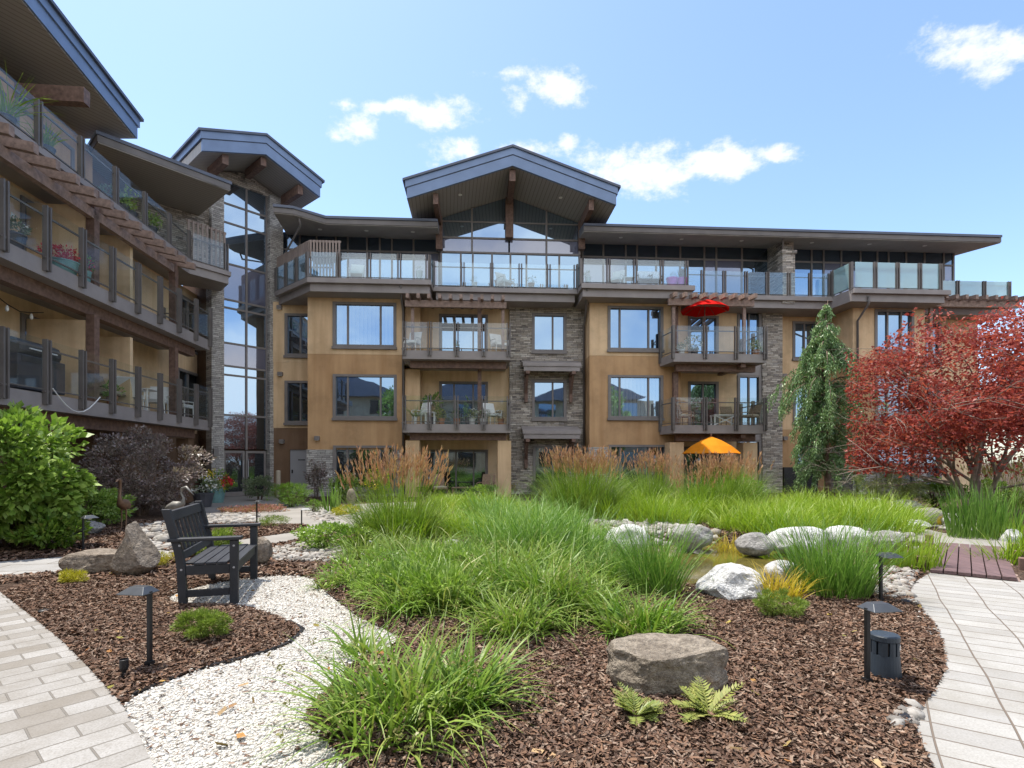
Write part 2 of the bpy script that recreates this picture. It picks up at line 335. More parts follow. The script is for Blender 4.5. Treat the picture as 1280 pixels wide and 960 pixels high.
def pxr(fr, v, x0, y0, x1, y1):                           # photo rectangle -> (u0,u1,z0,z1) on the plane v
    xm, ym = (x0+x1)/2, 0
    return (fr.u(x0, v), fr.u(x1, v), fr.z(xm, y1, v), fr.z(xm, y0, v))
def hole(r, t=.08): return (r[0]+t, r[1]-t, r[2]+t, r[3]-t)
def railing(parent, pts, z, h=1.1, step=1.25, glass='railglass', drop=.3, nseg=None, closed_first=True):
    """glass balustrade along a polyline in plan: twin flat posts, panels, a handrail under the glass edge"""
    for i in range(len(pts)-1):
        a, b = Vector((*pts[i], 0)), Vector((*pts[i+1], 0)); L = (b-a).length; d = (b-a)/L
        n = max(1, round(L/step)) if nseg is None or nseg[i] is None else nseg[i]
        fr = Frame(a.x, a.y, math.atan2(d.y, d.x)); w = L/n
        for k in range(n+1):
            if k == 0 and i > 0: continue
            m = MB(); e0, e1 = k == 0, k == n
            for s in ((-.075, -.03), (.03, .075)):
                if (e0 and s[0] < 0) or (e1 and s[0] > 0): s = (s[0]*.2, s[1]*.2) if False else s
                c = k*w+(.075 if e0 else -.075 if e1 else 0)
                m.box(fr, c+s[0], c+s[1], -.055, .045, z-drop, z+h)
            m.box(fr, k*w+(.075 if e0 else -.075 if e1 else 0)-.1, k*w+(.075 if e0 else -.075 if e1 else 0)+.1, -.03, .03, z+.02, z+.06)
            m.build('post', M['metal'], parent)
        for k in range(n):
            m = MB(); m.box(fr, k*w+.11, (k+1)*w-.11, -.006, .006, z+.09, z+h-.01); m.build('glass_panel', M[glass], parent)
        m = MB(); m.box(fr, .03, L-.03, .012, .045, z+h*.80, z+h*.80+.04); m.box(fr, .03, L-.03, .012, .045, z+.07, z+.10); m.build('handrail', M['metal'], parent)
def balcony(poly, z, th, rail, nseg=None, glass='railglass', mat='slab', drop=.22, step=1.25, name='balcony', h=1.1):
    m = MB(); m.slab(poly, z-th, z); o = part(m, name, mat); railing(o, rail, z, glass=glass, nseg=nseg, drop=drop, step=step, h=h); return o
def W2(fr, *uv): return [fr.w(u, v, 0)[:2] for u, v in uv]

# ---- main wing, left bay
U = lambda px, v=0: MF.u(px, v)
b1 = [pxr(MF, 0, 416, 378, 495.5, 434), pxr(MF, 0, 416, 468, 496, 523), pxr(MF, 0, 417, 557, 496, 612)]
u0, u1 = U(384.5), U(503)
zb = MF.z(445, 443, 0); zs_ = MF.z(445, 562, 0)
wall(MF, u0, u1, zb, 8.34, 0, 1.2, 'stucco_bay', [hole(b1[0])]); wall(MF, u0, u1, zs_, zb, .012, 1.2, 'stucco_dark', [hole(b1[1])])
wall(MF, u0-.03, u1+.03, 0, zs_, -.05, 1.2, 'stone_pale', [hole(b1[2])], name='stone_base')
for i, r in enumerate(b1):
    window(MF, r, (0, .012, -.05)[i], [U(434.5), U(475.5)], pane=('pane_curtain', 'pane', 'pane_dark')[i])
# recessed strip between tower and left bay
ws = [pxr(MF, 1.2, 356, 392, 389, 445), pxr(MF, 1.2, 356, 476, 389, 529)]
ua, ub = U(340, 1.2), U(384.5, 0)
dz = pxr(MF, 1.2, 362, 562, 388, 622); dz = (dz[0], dz[1], 0, dz[3])
zt = MF.z(370, 453, 1.2); zd = MF.z(370, 535, 1.2)
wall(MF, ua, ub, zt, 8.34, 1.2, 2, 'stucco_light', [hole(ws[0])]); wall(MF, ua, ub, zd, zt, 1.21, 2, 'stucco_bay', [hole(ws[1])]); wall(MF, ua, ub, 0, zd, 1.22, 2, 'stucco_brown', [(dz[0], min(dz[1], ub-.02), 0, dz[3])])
for r, p in zip(ws, ('pane', 'pane_dark')): window(MF, (r[0], min(r[1], ub-.01), r[2], r[3]), 1.2, [U(375.5, 1.2)], pane=p)
m = MB(); m.box(MF, dz[0]+.004, ub-.03, 1.27, 1.31, .01, dz[3]-.004); dr = part(m, 'door', 'door_grey')
m = MB(); m.box(MF, dz[0]+.08, dz[0]+.12, 1.2, 1.27, .95, 1.1); m.build('handle', M['black'], dr)
m = MB(); [m.box(MF, dz[0]+.34+i*.05, dz[0]+.375+i*.05, 1.264, 1.269, 1.50, 1.55) for i in range(6)]; m.build('lettering', M['black'], dr)
# recess behind the first balcony
ra, rb = U(503, 0), U(637, .95)
d3 = pxr(MF, 1.2, 549, 393, 610, 440); d3 = (d3[0], d3[1], FL[2]+.02, d3[3]); d2 = pxr(MF, 1.2, 549, 477, 610, 530); d2 = (d2[0], d2[1], FL[1]+.02, d2[3]); d1 = pxr(MF, 1.2, 528, 562, 610, 620); d1 = (d1[0], d1[1], .02, d1[3])
wall(MF, ra, rb, 0, 8.34, 1.2, 2, 'stucco_light', [hole(d) for d in (d1, d2, d3)])
window(MF, d3, 1.2, [U(567.5, 1.2), U(591.5, 1.2)], [d3[3]-.42], sill=False, name='patio_door'); window(MF, d2, 1.2, [U(567.5, 1.2), U(591.5, 1.2)], sill=False, name='patio_door'); window(MF, d1, 1.2, [U(553, 1.2), U(570, 1.2), U(592, 1.2)], pane='pane_dark', sill=False, name='patio_door')
# stone bay
sw = [pxr(MF, .95, 665, 392, 708, 440), pxr(MF, .95, 665, 475, 708, 524), pxr(MF, .95, 666, 557, 711, 612)]
wall(MF, rb, U(737, 0), 0, 8.34, .95, 2, 'stone', [hole(r) for r in sw], name='stone_wall')
for i, r in enumerate(sw): window(MF, r, .95, [U(691, .95)], pane=('pane', 'pane', 'pane_dark')[i])
for y in (454, 538):
    a, b = U(653, .3), U(725.5, .3); z1 = MF.z(690, y, .3)
    m = MB(); m.loft([[MF.w(a, v, z) for v, z in ((.1, z1-.16), (.95, z1+.1), (.95, z1+.22), (.1, z1-.02))], [MF.w(b, v, z) for v, z in ((.1, z1-.16), (.95, z1+.1), (.95, z1+.22), (.1, z1-.02))]])
    m.box(MF, a+.05, b-.05, .14, .26, z1-.36, z1-.17); o = part(m, 'awning', 'slab')
    for px in (659, 716):
        u = U(px, .3); m = MB(); m.box(MF, u-.08, u+.08, .02, .94, z1-.5, z1-.37); m.box(MF, u-.07, u+.07, .76, .93, z1-1.62, z1-.5); m.tube([MF.w(u, .2, z1-.5), MF.w(u, .85, z1-1.3)], .06, 4); m.build('bracket', M['beam'], o)
# ---- right bay
b2 = [pxr(MF, 0, 759.5, 383, 829, 438), pxr(MF, 0, 760, 469, 829, 523), pxr(MF, 0, 760, 556, 833, 612)]
u0, u1 = U(737), U(851)
zb = MF.z(790, 445, 0); zs_ = MF.z(790, 559, 0)
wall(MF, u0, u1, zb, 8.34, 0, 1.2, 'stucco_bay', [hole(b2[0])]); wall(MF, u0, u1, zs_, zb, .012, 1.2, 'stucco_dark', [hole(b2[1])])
wall(MF, u0-.03, u1+.03, 0, zs_, -.05, 1.2, 'stone_pale', [hole(b2[2])], name='stone_base')
for i, r in enumerate(b2): window(MF, r, (0, .012, -.05)[i], [U(775), U(811)], pane=('pane', 'pane_curtain', 'pane_dark')[i])
# recess behind the second balcony
ra, rb = u1, U(921, 1.2)
e3 = pxr(MF, 1.2, 860, 395, 898, 440); e3 = (e3[0], e3[1], FL[2]+.02, e3[3]); e2 = pxr(MF, 1.2, 860, 477, 898, 530); e2 = (e2[0], e2[1], FL[1]+.02, e2[3]); e1 = (e2[0]-.2, e2[1]+.6, .02, e2[3]-2.95)
wall(MF, ra, rb, 0, 8.34, 1.2, 2, 'stucco_light', [hole(d) for d in (e1, e2, e3)])
for d, p in ((e1, 'pane_dark'), (e2, 'pane'), (e3, 'pane')): window(MF, d, 1.2, [(d[0]+d[1])/2], pane=p, sill=False, name='patio_door')
c0, c1 = rb, U(952, 1.2)
st = [(c0+.02, c1-.02, FL[k]+(.1 if k else .5), FL[k]+2.45) for k in range(3)]
wall(MF, c0, c1, 0, 8.34, 1.2, 2, 'slab', [hole(r) for r in st]); [window(MF, r, 1.2, [(c0+c1)/2], pane='pane', sill=False) for r in st]
wall(MF, c1, U(968, 1.8), 0, 8.34, 1.12, 2.4, 'stone', name='stone_wall')
# right recess
f3 = [pxr(MF, 1.6, 990.5, 402, 1021, 449), pxr(MF, 1.6, 991, 482, 1021, 528), pxr(MF, 1.6, 994, 557, 1021, 586)]
ra, rb = U(968, 1.8), U(1043, 1.6); zb = MF.z(1005, 537, 1.6)
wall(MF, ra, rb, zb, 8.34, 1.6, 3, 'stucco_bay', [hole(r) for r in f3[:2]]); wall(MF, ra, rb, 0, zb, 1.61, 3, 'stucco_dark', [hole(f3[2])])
for r in f3: window(MF, r, 1.6, [(r[0]+r[1])/2], pane='pane' if r is not f3[2] else 'pane_dark', sill=r is not f3[2])
r = pxr(MF, 1.5, 978, 584, 1020, 612); m = MB(); m.box(MF, r[0], r[1], 1.35, 1.6, 0, r[3]); [m.box(MF, r[0]+.06, r[1]-.06, 1.33, 1.349, .1+i*.1, .15+i*.1) for i in range(9)]; part(m, 'utility_cabinet', 'black')
# third bay
b3 = [pxr(MF, 0, 1093, 387, 1142, 440), pxr(MF, 0, 1094, 470, 1143, 524), pxr(MF, 0, 1094, 556, 1144, 612)]
u0, u1 = U(1066), U(1156)
zb = MF.z(1110, 449, 0); zs_ = MF.z(1110, 558, 0)
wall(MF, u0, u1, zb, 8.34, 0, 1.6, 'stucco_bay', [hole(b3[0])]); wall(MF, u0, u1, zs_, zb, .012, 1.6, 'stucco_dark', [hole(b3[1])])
wall(MF, u0-.03, u1+.03, 0, zs_, -.05, 1.6, 'stone_pale', [hole(b3[2])], name='stone_base')
for i, r in enumerate(b3): window(MF, r, (0, .012, -.05)[i], [U(1110), U(1127)], pane=('pane', 'pane_dark', 'pane_dark')[i])
ra, rb = u1, U(1222, 1.6)
h3 = [(ra+.7, ra+2.2, FL[k]+.05, FL[k]+2.2) for k in range(3)]
wall(MF, ra, rb, 0, 8.34, 1.6, 8, 'stucco_light', [hole(r) for r in h3]); [window(MF, r, 1.6, [(r[0]+r[1])/2], pane='pane_dark', sill=False, name='patio_door') for r in h3]
# interior core behind all facades keeps daylight out
m = MB(); m.box(MF, U(345, 3), rb-.2, 3.05, 9, 0, 11.3); part(m, 'core_wall', 'stucco_brown')

# ---- balconies of the main wing
def cols(px, v, z0, z1, w, mat, name='column'):
    u = U(px, v); m = MB(); m.box(MF, u-w/2, u+w/2, v, v+w, z0, z1); return part(m, name, mat)
for k in (1, 2):
    a, b = U(503, -1.15), U(638, -1.15)
    balcony(W2(MF, (a, -1.15), (b, -1.15), (b, .94), (U(503, 0)+.04, .94), (U(503, 0)+.04, -.06), (a, -.06)), FL[k], .34, W2(MF, (a, -1.2), (b, -1.2), (b+.03, .9)), [4, 2], h=1.12)
    m = MB(); m.box(MF, a+.25, b-.15, -.75, -.5, FL[k]-.62, FL[k]-.345); part(m, 'beam', 'beam')
    m = MB(); m.box(MF, a+.1, b-.1, -.45, 1.19, FL[k]-.41, FL[k]-.345); part(m, 'soffit', 'soffit_plain')
    m = MB(); m.box(MF, U(597, -.3), U(597, -.3)+.16, -.3, -.14, FL[k]+.0, FL[k]+2.4); part(m, 'column', 'beam')
    m = MB(); m.box(MF, U(505, 0), U(505, 0)+.62, .3, 1.1, FL[k]+.003, FL[k]+2.4); part(m, 'column', 'stucco_bay')
for px in (515.5, 630.5): cols(px, -.75, 0, 2.3, .55, 'stucco_bay')
for k in (1, 2):
    a, b, c = U(830, -.6), U(842, -1.25), U(958, -1.25)
    balcony(W2(MF, (b, -1.25), (c, -1.25), (c, 1.1), (U(851)+.04, 1.1), (U(851)+.04, -.06), (a, -.06)), FL[k], .34, W2(MF, (a, -.06), (b, -1.3), (c, -1.3), (c+.03, 1.05)), [1, 3, 2], h=1.12)
    m = MB(); m.box(MF, b+.3, c-.2, -.75, -.5, FL[k]-.64, FL[k]-.345); m.box(MF, c-1.0, c-.8, -1.1, 1.1, FL[k]-.52, FL[k]-.342); part(m, 'beam', 'beam')
    m = MB(); m.box(MF, U(851)+.05, c-.05, -.45, 1.19, FL[k]-.41, FL[k]-.345); part(m, 'soffit', 'soffit_plain')
    cols(845, -.35, FL[k], FL[k]+2.3, .2, 'beam')
for px in (846, 938): cols(px, -.8, 0, 2.25, .6, 'stucco_bay')
# pergolas over the third floor balconies
def pergola(px0, px1, y, v, n, legs, label, slant=.0):
    a, b = U(px0, v), U(px1, v); z = MF.z((px0+px1)/2, y, v); root = empty('pergola', MF.w((a+b)/2, v, z-.1), label, 'pergola', 'timber pergolas over third floor balconies')
    m = MB(); m.box(MF, a, b, v, v+.14, z-.13, z+.13); m.build('beam', M['rafter'], root)
    for i in range(n):
        u = a+.15+(b-a-.3)*i/(n-1); m = MB(); sl = .24
        m.loft([[MF.w(uu, v-.42, z+.02+dz_) for uu, dz_ in ((u-.06, .08), (u+.06, .08), (u+.06, .26), (u-.06, .26))], [MF.w(uu, v+1.6, z+sl+dz_) for uu, dz_ in ((u-.06, 0), (u+.06, 0), (u+.06, .22), (u-.06, .22))]]); m.build('rafter', M['rafter'], root)
    for px in legs: u = U(px, v); m = MB(); m.box(MF, u-.06, u+.06, v+.15, v+.27, FL[2]+.004, z-.13); m.build('post', M['rafter'], root)
pergola(506, 633, 380, -.75, 10, (515, 629), 'brown timber pergola above the white chairs, left of the stone bay')
pergola(836, 943, 378, -1.0, 9, (844, 933), 'brown timber pergola around the open red parasol')
pergola(1158, 1275, 380, -.3, 10, (1168,), 'brown timber pergola behind the red maple at the far right end')

# ---- terrace deck (fourth floor) and its balustrades
D = FL[3]
def terrace(poly, rail, nseg, glass='deckglass', h=1.05, th=.20):
    m = MB(); m.slab(poly, D-.19, D); o = part(m, 'terrace', 'slab')
    cx = sum(p[0] for p in poly)/len(poly); cy = max(p[1] for p in poly)
    m = MB(); m.slab([(p[0]+(cx-p[0])*.03, p[1]+(0.16 if p[1] < cy-.5 else 0)) for p in poly], D-.50, D-.192); m.build('fascia', M['slab'], o)
    railing(o, rail, D, h=h, glass=glass, drop=.02, nseg=nseg, step=1.15); return o
L0 = g(343, 365, 0) if False else None
Yc = 23.25; pA = ((343-CX)/F*Yc, Yc)                      # chamfer end by the tower
pB = MF.w(U(384, -1.0), -1.0, 0)[:2]; pC = MF.w(U(539, -1.0), -1.0, 0)[:2]; pD = MF.w(U(543, -.2)-.0, -.2, 0)[:2]
back = lambda px: MF.w(U(px, 1.75), 1.75, 0)[:2]
bk = lambda p, v=1.75: MF.w((p[0]-MF.o[0])*MF.c+(p[1]-MF.o[1])*MF.s, v, 0)[:2]
inn = lambda p, d=.12: (p[0], p[1]+d)
terrace([pA, pB, pC, bk(pC)], [inn(pA), inn(pB), (pC[0]-.1, pC[1]+.12)], [3, 4])
cD, cE = MF.w(U(539, -1)+.02, -.2, 0)[:2], MF.w(U(727, -1.0)-.02, -.2, 0)[:2]
terrace([cD, cE, bk(cE), bk(cD)], [(pC[0]-.1, pC[1]+.12), inn(cD), inn(cE)], [1, 5])
pF, pG = MF.w(U(727, -1.0), -1.0, 0)[:2], MF.w(U(869, -1.0), -1.0, 0)[:2]
terrace([pF, pG, bk(pG), bk(pF)], [inn(cE), inn(pF), (pG[0]-.25, pG[1]+.12), (pG[0]-.25, pG[1]+1.15)], [1, 4, 1])
pH, pI = MF.w(U(869, -1)+.02, .1, 0)[:2], MF.w(U(1041, .1), .1, 0)[:2]
pJ, pK = MF.w(U(1068, -1.1), -1.1, 0)[:2], MF.w(U(1189, -1.1), -1.1, 0)[:2]
terrace([pH, pI, pJ, pK, bk(pK, 3), bk(pH, 3)], [(pG[0]-.25, pG[1]+1.15), inn(pI)], [7])
o = bpy.data.objects[-1] if False else None
tt = [x for x in BL.children if x.name.startswith('terrace')][-1]
railing(tt, [inn(pI), inn(pJ), (pK[0]-.3, pK[1]+.12)], D, h=1.15, glass='frosted', drop=.02, nseg=[1, 4])
pL, pM_ = MF.w(U(1189, -1.1)+.02, .6, 0)[:2], MF.w(U(1266, .6), .6, 0)[:2]
terrace([pL, pM_, bk(pM_, 4), bk(pL, 4)], [(pL[0]-.6, pL[1]+.12), inn(pM_)], [4], glass='frosted')
# slatted privacy screen on the chamfered corner
def screen(p, q, z0, z1, n, glass=False):
    p, q = Vector((*p, 0)), Vector((*q, 0)); d = q-p; fr = Frame(p.x, p.y, math.atan2(d.y, d.x)); m = MB(); L = d.length
    for i in range(n): u = L*(i+.5)/n; m.box(fr, u-.035, u+.035, 0, .03, z0, z1)
    m.box(fr, 0, L, .031, .06, z1-.08, z1); m.box(fr, 0, L, .031, .06, z0+.05, z0+.12); return part(m, 'privacy_screen', 'screen')
pB2 = MF.w(U(424, -1.0), -1.0, 0)[:2]
screen(inn(pA, .2), inn(pB, .2), D, D+1.55, 22); screen(inn(pB, .2), inn(pB2, .2), D, D+1.55, 10)
# ---- fourth floor glazing
def curtain(fr, u0, u1, z0, z1, v, ms, bars, panes, name='curtain_wall'):
    m = MB()
    for u in [u0, *ms, u1]: m.box(fr, u-.04, u+.04, v-.05, v+.06, z0, z1)
    for z in bars: m.box(fr, u0, u1, v-.035, v+.055, z-.04, z+.04)
    o = part(m, name, 'frame'); zz = [z0, *bars, z1]; uu = [u0, *ms, u1]
    for i in range(len(zz)-1):
        for j in range(len(uu)-1):
            pn = panes(i, j)
            p = MB(); p.box(fr, uu[j]+.04, uu[j+1]-.04, v-.01, v+.01, zz[i]+.02, zz[i+1]-.02); p.build('spandrel' if pn == 'spandrel' else 'pane', M[pn], o)
    return o
v4 = 1.8; zc = MF.z(450, 314, v4); ze = MF.z(450, 292, v4)
curtain(MF, U(352, v4), U(549, v4), D, ze, v4, [U(x, v4) for x in (375, 396, 420, 435, 459, 475, 490, 517)], [zc], lambda i, j: 'pane_dark' if i else ('spandrel' if j in (4, 8) else 'pane'))
curtain(MF, U(728, v4), U(964, v4), D, ze, v4, [U(x, v4) for x in (754, 782, 796, 820, 850, 880, 895, 927)], [zc], lambda i, j: 'pane_dark' if i else ('spandrel' if j in (0, 1, 6, 7) else 'pane'))
curtain(MF, U(990, v4), U(1191, v4), D, ze, v4, [U(x, v4) for x in (1014, 1029, 1051, 1075, 1096, 1110, 1132, 1155, 1179)], [zc], lambda i, j: 'pane_dark' if i else ('spandrel' if j in (2, 3, 9) else 'pane'))
m = MB(); m.box(MF, U(1191, v4)+.05, U(1191, v4)+.1, v4, 8, D, ze); part(m, 'wall', 'fascia_dark')
# stone pier
m = MB(); m.box(MF, U(977, .6), U(992, .6), .6, v4, D, ze+.02); part(m, 'stone_pier', 'stone')
m = MB(); m.box(MF, U(977, .25)+.02, U(993, .25), .2, .598, D-.3, MF.z(985, 318, .3)); m.box(MF, U(977, .25)-.03, U(993, .25)+.06, .15, .597, MF.z(985, 318, .3)+.002, MF.z(985, 314, .3)); part(m, 'stone_pier', 'stone')
# central gable
vg, vgl = -1.4, 1.2
gl = [MF.at(503, 222.5, vg), MF.at(640, 180, vg), MF.at(776, 230.5, vg)]
gl[2] = (gl[2][0], gl[0][1])
cu, c_l, c_r = gl[1][0], gl[0][0], gl[2][0]; zr, zl = gl[1][1], gl[0][1]
hw = (c_r-c_l)/2; cu = (c_l+c_r)/2
def gable_roof(fr, cu, hw, zr, zl, v0, v1, soffit):
    def ring(v, d0, d1, ins): k = (zr-zl)/hw; return [fr.w(cu-hw+ins, v, zl+k*ins-d0), fr.w(cu, v, zr-d0), fr.w(cu+hw-ins, v, zl+k*ins-d0), fr.w(cu+hw-ins, v, zl+k*ins-d1), fr.w(cu, v, zr-d1), fr.w(cu-hw+ins, v, zl+k*ins-d1)]
    m = MB(); m.loft([ring(v0, 0, .09, 0), ring(v1, 0, .09, 0)]); r = part(m, 'roof', 'fascia_dark')
    m = MB(); m.loft([ring(v0+.06, .092, .36, .1), ring(v1, .092, .36, .1)]); m.build('upper_fascia', M['fascia'], r)
    m = MB(); m.loft([ring(v0+.10, .362, .39, .14), ring(v1, .362, .39, .14)]); m.build('fascia_groove', M['fascia_dark'], r)
    m = MB(); m.loft([ring(v0+.09, .392, .80, .16), ring(v0+.2, .392, .80, .16)]); m.build('lower_fascia', M['fascia'], r)
    m = MB(); m.loft([ring(v0+.202, .42, .795, .16), ring(v1, .42, .795, .16)]); m.build('soffit', M[soffit], r)
    return r
gr = gable_roof(MF, cu, hw, zr, zl, vg, 6, 'soffit')
slope = (zr-zl)/hw
def under(u): return zr-.80-slope*abs(u-cu)
ug0, ug1 = U(551.5, vgl), U(724, vgl)
m = MB(); zsp, zsp0 = MF.z(640, 299, vgl), MF.z(640, 317, vgl)
mull = [U(590, vgl), U(683, vgl)]
for u in (ug0, *mull, ug1): m.box(MF, u-.04, u+.04, vgl-.05, vgl+.06, zsp0, under(u)-.02)
for z in (zsp, zsp0): m.box(MF, ug0, ug1, vgl-.035, vgl+.055, z-.04, z+.04)
for a, b in ((ug0, U(632, vgl)), (U(643, vgl), ug1)): m.box(MF, a, b, vgl-.03, vgl+.05, MF.z(640, 279, vgl)-.03, MF.z(640, 279, vgl)+.03)
gw = part(m, 'gable_window', 'frame')
uu = [ug0, mull[0], cu, mull[1], ug1]
for a, b in zip(uu, uu[1:]):
    p = MB(); p.loft([[MF.w(a+.04, v, zsp+.04), MF.w(b-.04, v, zsp+.04), MF.w(b-.04, v, under(b-.04)-.03), MF.w(a+.04, v, under(a+.04)-.03)] for v in (vgl, vgl+.02)]); p.build('pane', M['pane_tower'], gw)
    p = MB(); p.box(MF, a+.04, b-.04, vgl, vgl+.02, zsp0+.04, zsp-.04); p.build('spandrel', M['spandrel'], gw)
curtain(MF, ug0, ug1, D, zsp0-.05, vgl, [U(x, vgl) for x in (576, 591, 615, 638, 658, 683, 699)], [], lambda i, j: 'pane')
for px, y0 in ((549, 285), (727, 285)):                    # side posts with outriggers
    u = U(px, vgl-.2); zt_ = under(u)-.02; m = MB(); m.box(MF, u-.14, u+.14, vgl-.28, vgl-.05, MF.z(px, 314, vgl), zt_); m.box(MF, u-.10, u+.10, vg+.35, vgl-.29, zt_-.42, zt_-.0); part(m, 'timber_outrigger', 'beam')
m = MB(); m.box(MF, cu-.17, cu+.17, vgl-.3, vgl-.06, MF.z(640, 300, vgl), zr-.98); m.box(MF, cu-.12, cu+.12, vg+.3, vgl-.31, zr-1.3, zr-.86); part(m, 'timber_outrigger', 'beam')
m = MB(); m.box(MF, ug0, ug1, 3.1, 3.2, 11, 12.2); part(m, 'core_wall', 'stucco_brown')
def downlight(x, y, z):
    m = MB(); m.lathe([(.0, -.012), (.09, -.012), (.09, 0)], (x, y, z), 10); part(m, 'downlight', 'lampglass')
for px in (575, 701): u = U(px, -.3); p = MF.w(u, -.3, under(u)-.004); downlight(*p)
# side walls below the gable
# low roofs
def lowroof(poly_edge, back_pts, zt_, rise, soff='soffit'):
    """eaves polygon (front edge points, then back points), roof climbing to the back"""
    pts = poly_edge+back_pts; nb = len(poly_edge)
    z = {i: (0 if i < nb else rise) for i in range(len(pts))}
    ring = lambda d, ins=0: [(p[0], p[1]+(ins if i < nb else 0), zt_+z[i]-d) for i, p in enumerate(pts)]
    m = MB(); m.loft([ring(.10), ring(0)]); r = part(m, 'roof', 'fascia_dark')
    m = MB(); m.loft([ring(.30, .05), ring(.102, .05)]); m.build('eave_fascia', M['metal'], r)
    m = MB(); m.loft([ring(.33, .09), ring(.302, .09)]); m.build('soffit', M[soff], r); return r
ve = -.19; ZE = 11.5
e0, e1, e2_, e3_ = ((341-CX)/F*21.2, 21.2), ((366-CX)/F*21.36, 21.36), MF.w(U(407, ve), ve, 0)[:2], MF.w(U(547, ve), ve, 0)[:2]
lowroof([e0, e1, e2_, e3_], [bk(e3_, 4), bk(((350-CX)/F*24.2, 24.2), 4), ], ZE, .55, 'soffit_plain')
e4, e5 = MF.w(U(730, ve), ve, 0)[:2], MF.w(U(1253, ve), ve, 0)[:2]
lowroof([e4, e5], [bk(e5, 4), bk(e4, 4)], ZE, .55, 'soffit_plain')
for px in (400, 458, 516, 776, 852, 927, 1015, 1087, 1156): p = MF.w(U(px, .6), .6, ZE-.33+.55*.8/4.2-.01); downlight(*p)
# downspouts
def pipe(pts, name='downspout', r=.05): m = MB(); m.tube(pts, r, 8); part(m, name, 'metal', smooth=True)
pipe([MF.w(U(501, -.9), -.9, D-.2), MF.w(U(502, -.5), -.5, D-.65), MF.w(U(504, -.1)+.0, -.1, D-1.0), MF.w(U(504, -.1), -.1, .1)])
pipe([MF.w(U(737, -.9)-.1, -.9, D-.2), MF.w(U(737, 0)-.12, .1, D-.75), MF.w(U(730, .85), .85, D-1.3), MF.w(U(730, .85), .85, .1)])
pipe([MF.w(U(1086, -1.0), -1.0, D-.3), MF.w(U(1086, -1.0), -1.0, D-.6), MF.w(U(1072, -.1), -.1, D-1.1), MF.w(U(1072, -.1), -.1, .1)])
pipe([MF.w(U(979, .1), .1, ZE-.3), MF.w(U(978, .5), .5, ZE-.6), MF.w(U(976, .5), .5, D)], r=.04)
pipe([(e1[0]+.1, e1[1]+.3, ZE-.25), (e1[0]+.15, e1[1]+.4, ZE-.6), TF.w(2.3, -.35, ZE-1.3), TF.w(2.3, -.35, D-1)], r=.04)
# wall lamps
for px, py, v in ((351, 468, 1.2), (350, 385, 1.2), (353, 552, 1.21), (397, 548, .012), (979, 470, 1.6), (980, 548, 1.6)):
    u, z = MF.at(px, py, v); m = MB(); m.box(MF, u-.1, u+.1, v-.16, v, z-.07, z+.09); o = part(m, 'wall_light', 'frame', bevel=.01); m = MB(); m.box(MF, u-.07, u+.07, v-.14, v-.03, z-.085, z-.072); m.build('lens', M['lampglass'], o)

# ---- stair tower at the corner
T = lambda px, v=0: TF.u(px, v)
tw = 1.79; ztop = 13.0
hz = [TF.z(305, y, 0) for y in (562, 520, 471, 460, 432, 389, 379, 335, 285, 262)]
def tp(i, j):
    return 'spandrel' if i in (4, 7) else ('pane_dark' if i < 2 and j else 'pane_tower')
curtain(TF, 0, tw, TF.z(305, 562, 0), ztop, 0, [tw*.53], hz[1:], lambda i, j: 'spandrel' if i in (3, 6) else ('pane_dark' if i == 0 else 'pane_tower'), name='stair_window')
m = MB()
for a, b in ((.02, tw*.5-.02), (tw*.5+.02, tw-.02)):
    m.box(TF, a, a+.09, -.04, .05, .02, hz[0]-.05); m.box(TF, b-.09, b, -.04, .05, .02, hz[0]-.05); m.box(TF, a+.09, b-.09, -.036, .05, hz[0]-.15, hz[0]-.05); m.box(TF, a+.09, b-.09, -.036, .05, .02, .2)
ed = part(m, 'entrance_door', 'frame')
for a, b in ((.02, tw*.5-.02), (tw*.5+.02, tw-.02)): m = MB(); m.box(TF, a+.09, b-.09, 0, .02, .2, hz[0]-.15); m.build('pane', M['pane_dark'], ed)
for s in (-.1, .1): m = MB(); m.tube([TF.w(tw*.5+s, -.1, .8), TF.w(tw*.5+s, -.1, 1.5)], .02, 6); m.build('handle', M['door_grey'], ed)
m = MB(); m.box(TF, -.5, -.03, -.28, 1.5, 0, 12.9); part(m, 'stone_pillar', 'stone_pale'); m = MB(); m.box(TF, tw+.03, tw+.62, -.28, 1.5, 0, 12.9); part(m, 'stone_pillar', 'stone_pale')
m = MB(); m.box(TF, -3.2, -.51, -.05, 1.2, D+.004, 11.9); part(m, 'stone_wall', 'stone')
m = MB(); m.box(TF, -.5, tw+.6, .3, 3, 0, 12.9); part(m, 'core_wall', 'stucco_brown')
vt = -2.1
tg = [TF.at(248, 157, vt), TF.at(333, 166, vt), TF.at(406, 227, vt)]
zl_t = (tg[0][1]+tg[2][1])/2; gable_roof(TF, (tg[0][0]+tg[2][0])/2, (tg[2][0]-tg[0][0])/2, tg[1][1], zl_t, vt, 4.5, 'soffit_side')
cut, hwt, zrt = (tg[0][0]+tg[2][0])/2, (tg[2][0]-tg[0][0])/2, tg[1][1]; kt = (zrt-zl_t)/hwt
for f in (-.58, 0, .62):
    u = cut+f*hwt; z = zrt-.8-kt*abs(u-cut); m = MB(); m.box(TF, u-.11, u+.11, vt+.3, -.29, z-.38, z-.01 if f else z-.06); part(m, 'timber_outrigger', 'beam')
m = MB(); m.loft([[TF.w(-.5, v, 12.9), TF.w(tw+.62, v, 12.9), TF.w(tw+.62, v, zrt-.86-kt*abs(tw+.62-cut)), TF.w(cut, v, zrt-.86), TF.w(-.5, v, zrt-.86-kt*abs(-.5-cut))] for v in (-.1, .3)]); part(m, 'stone_wall', 'stone')
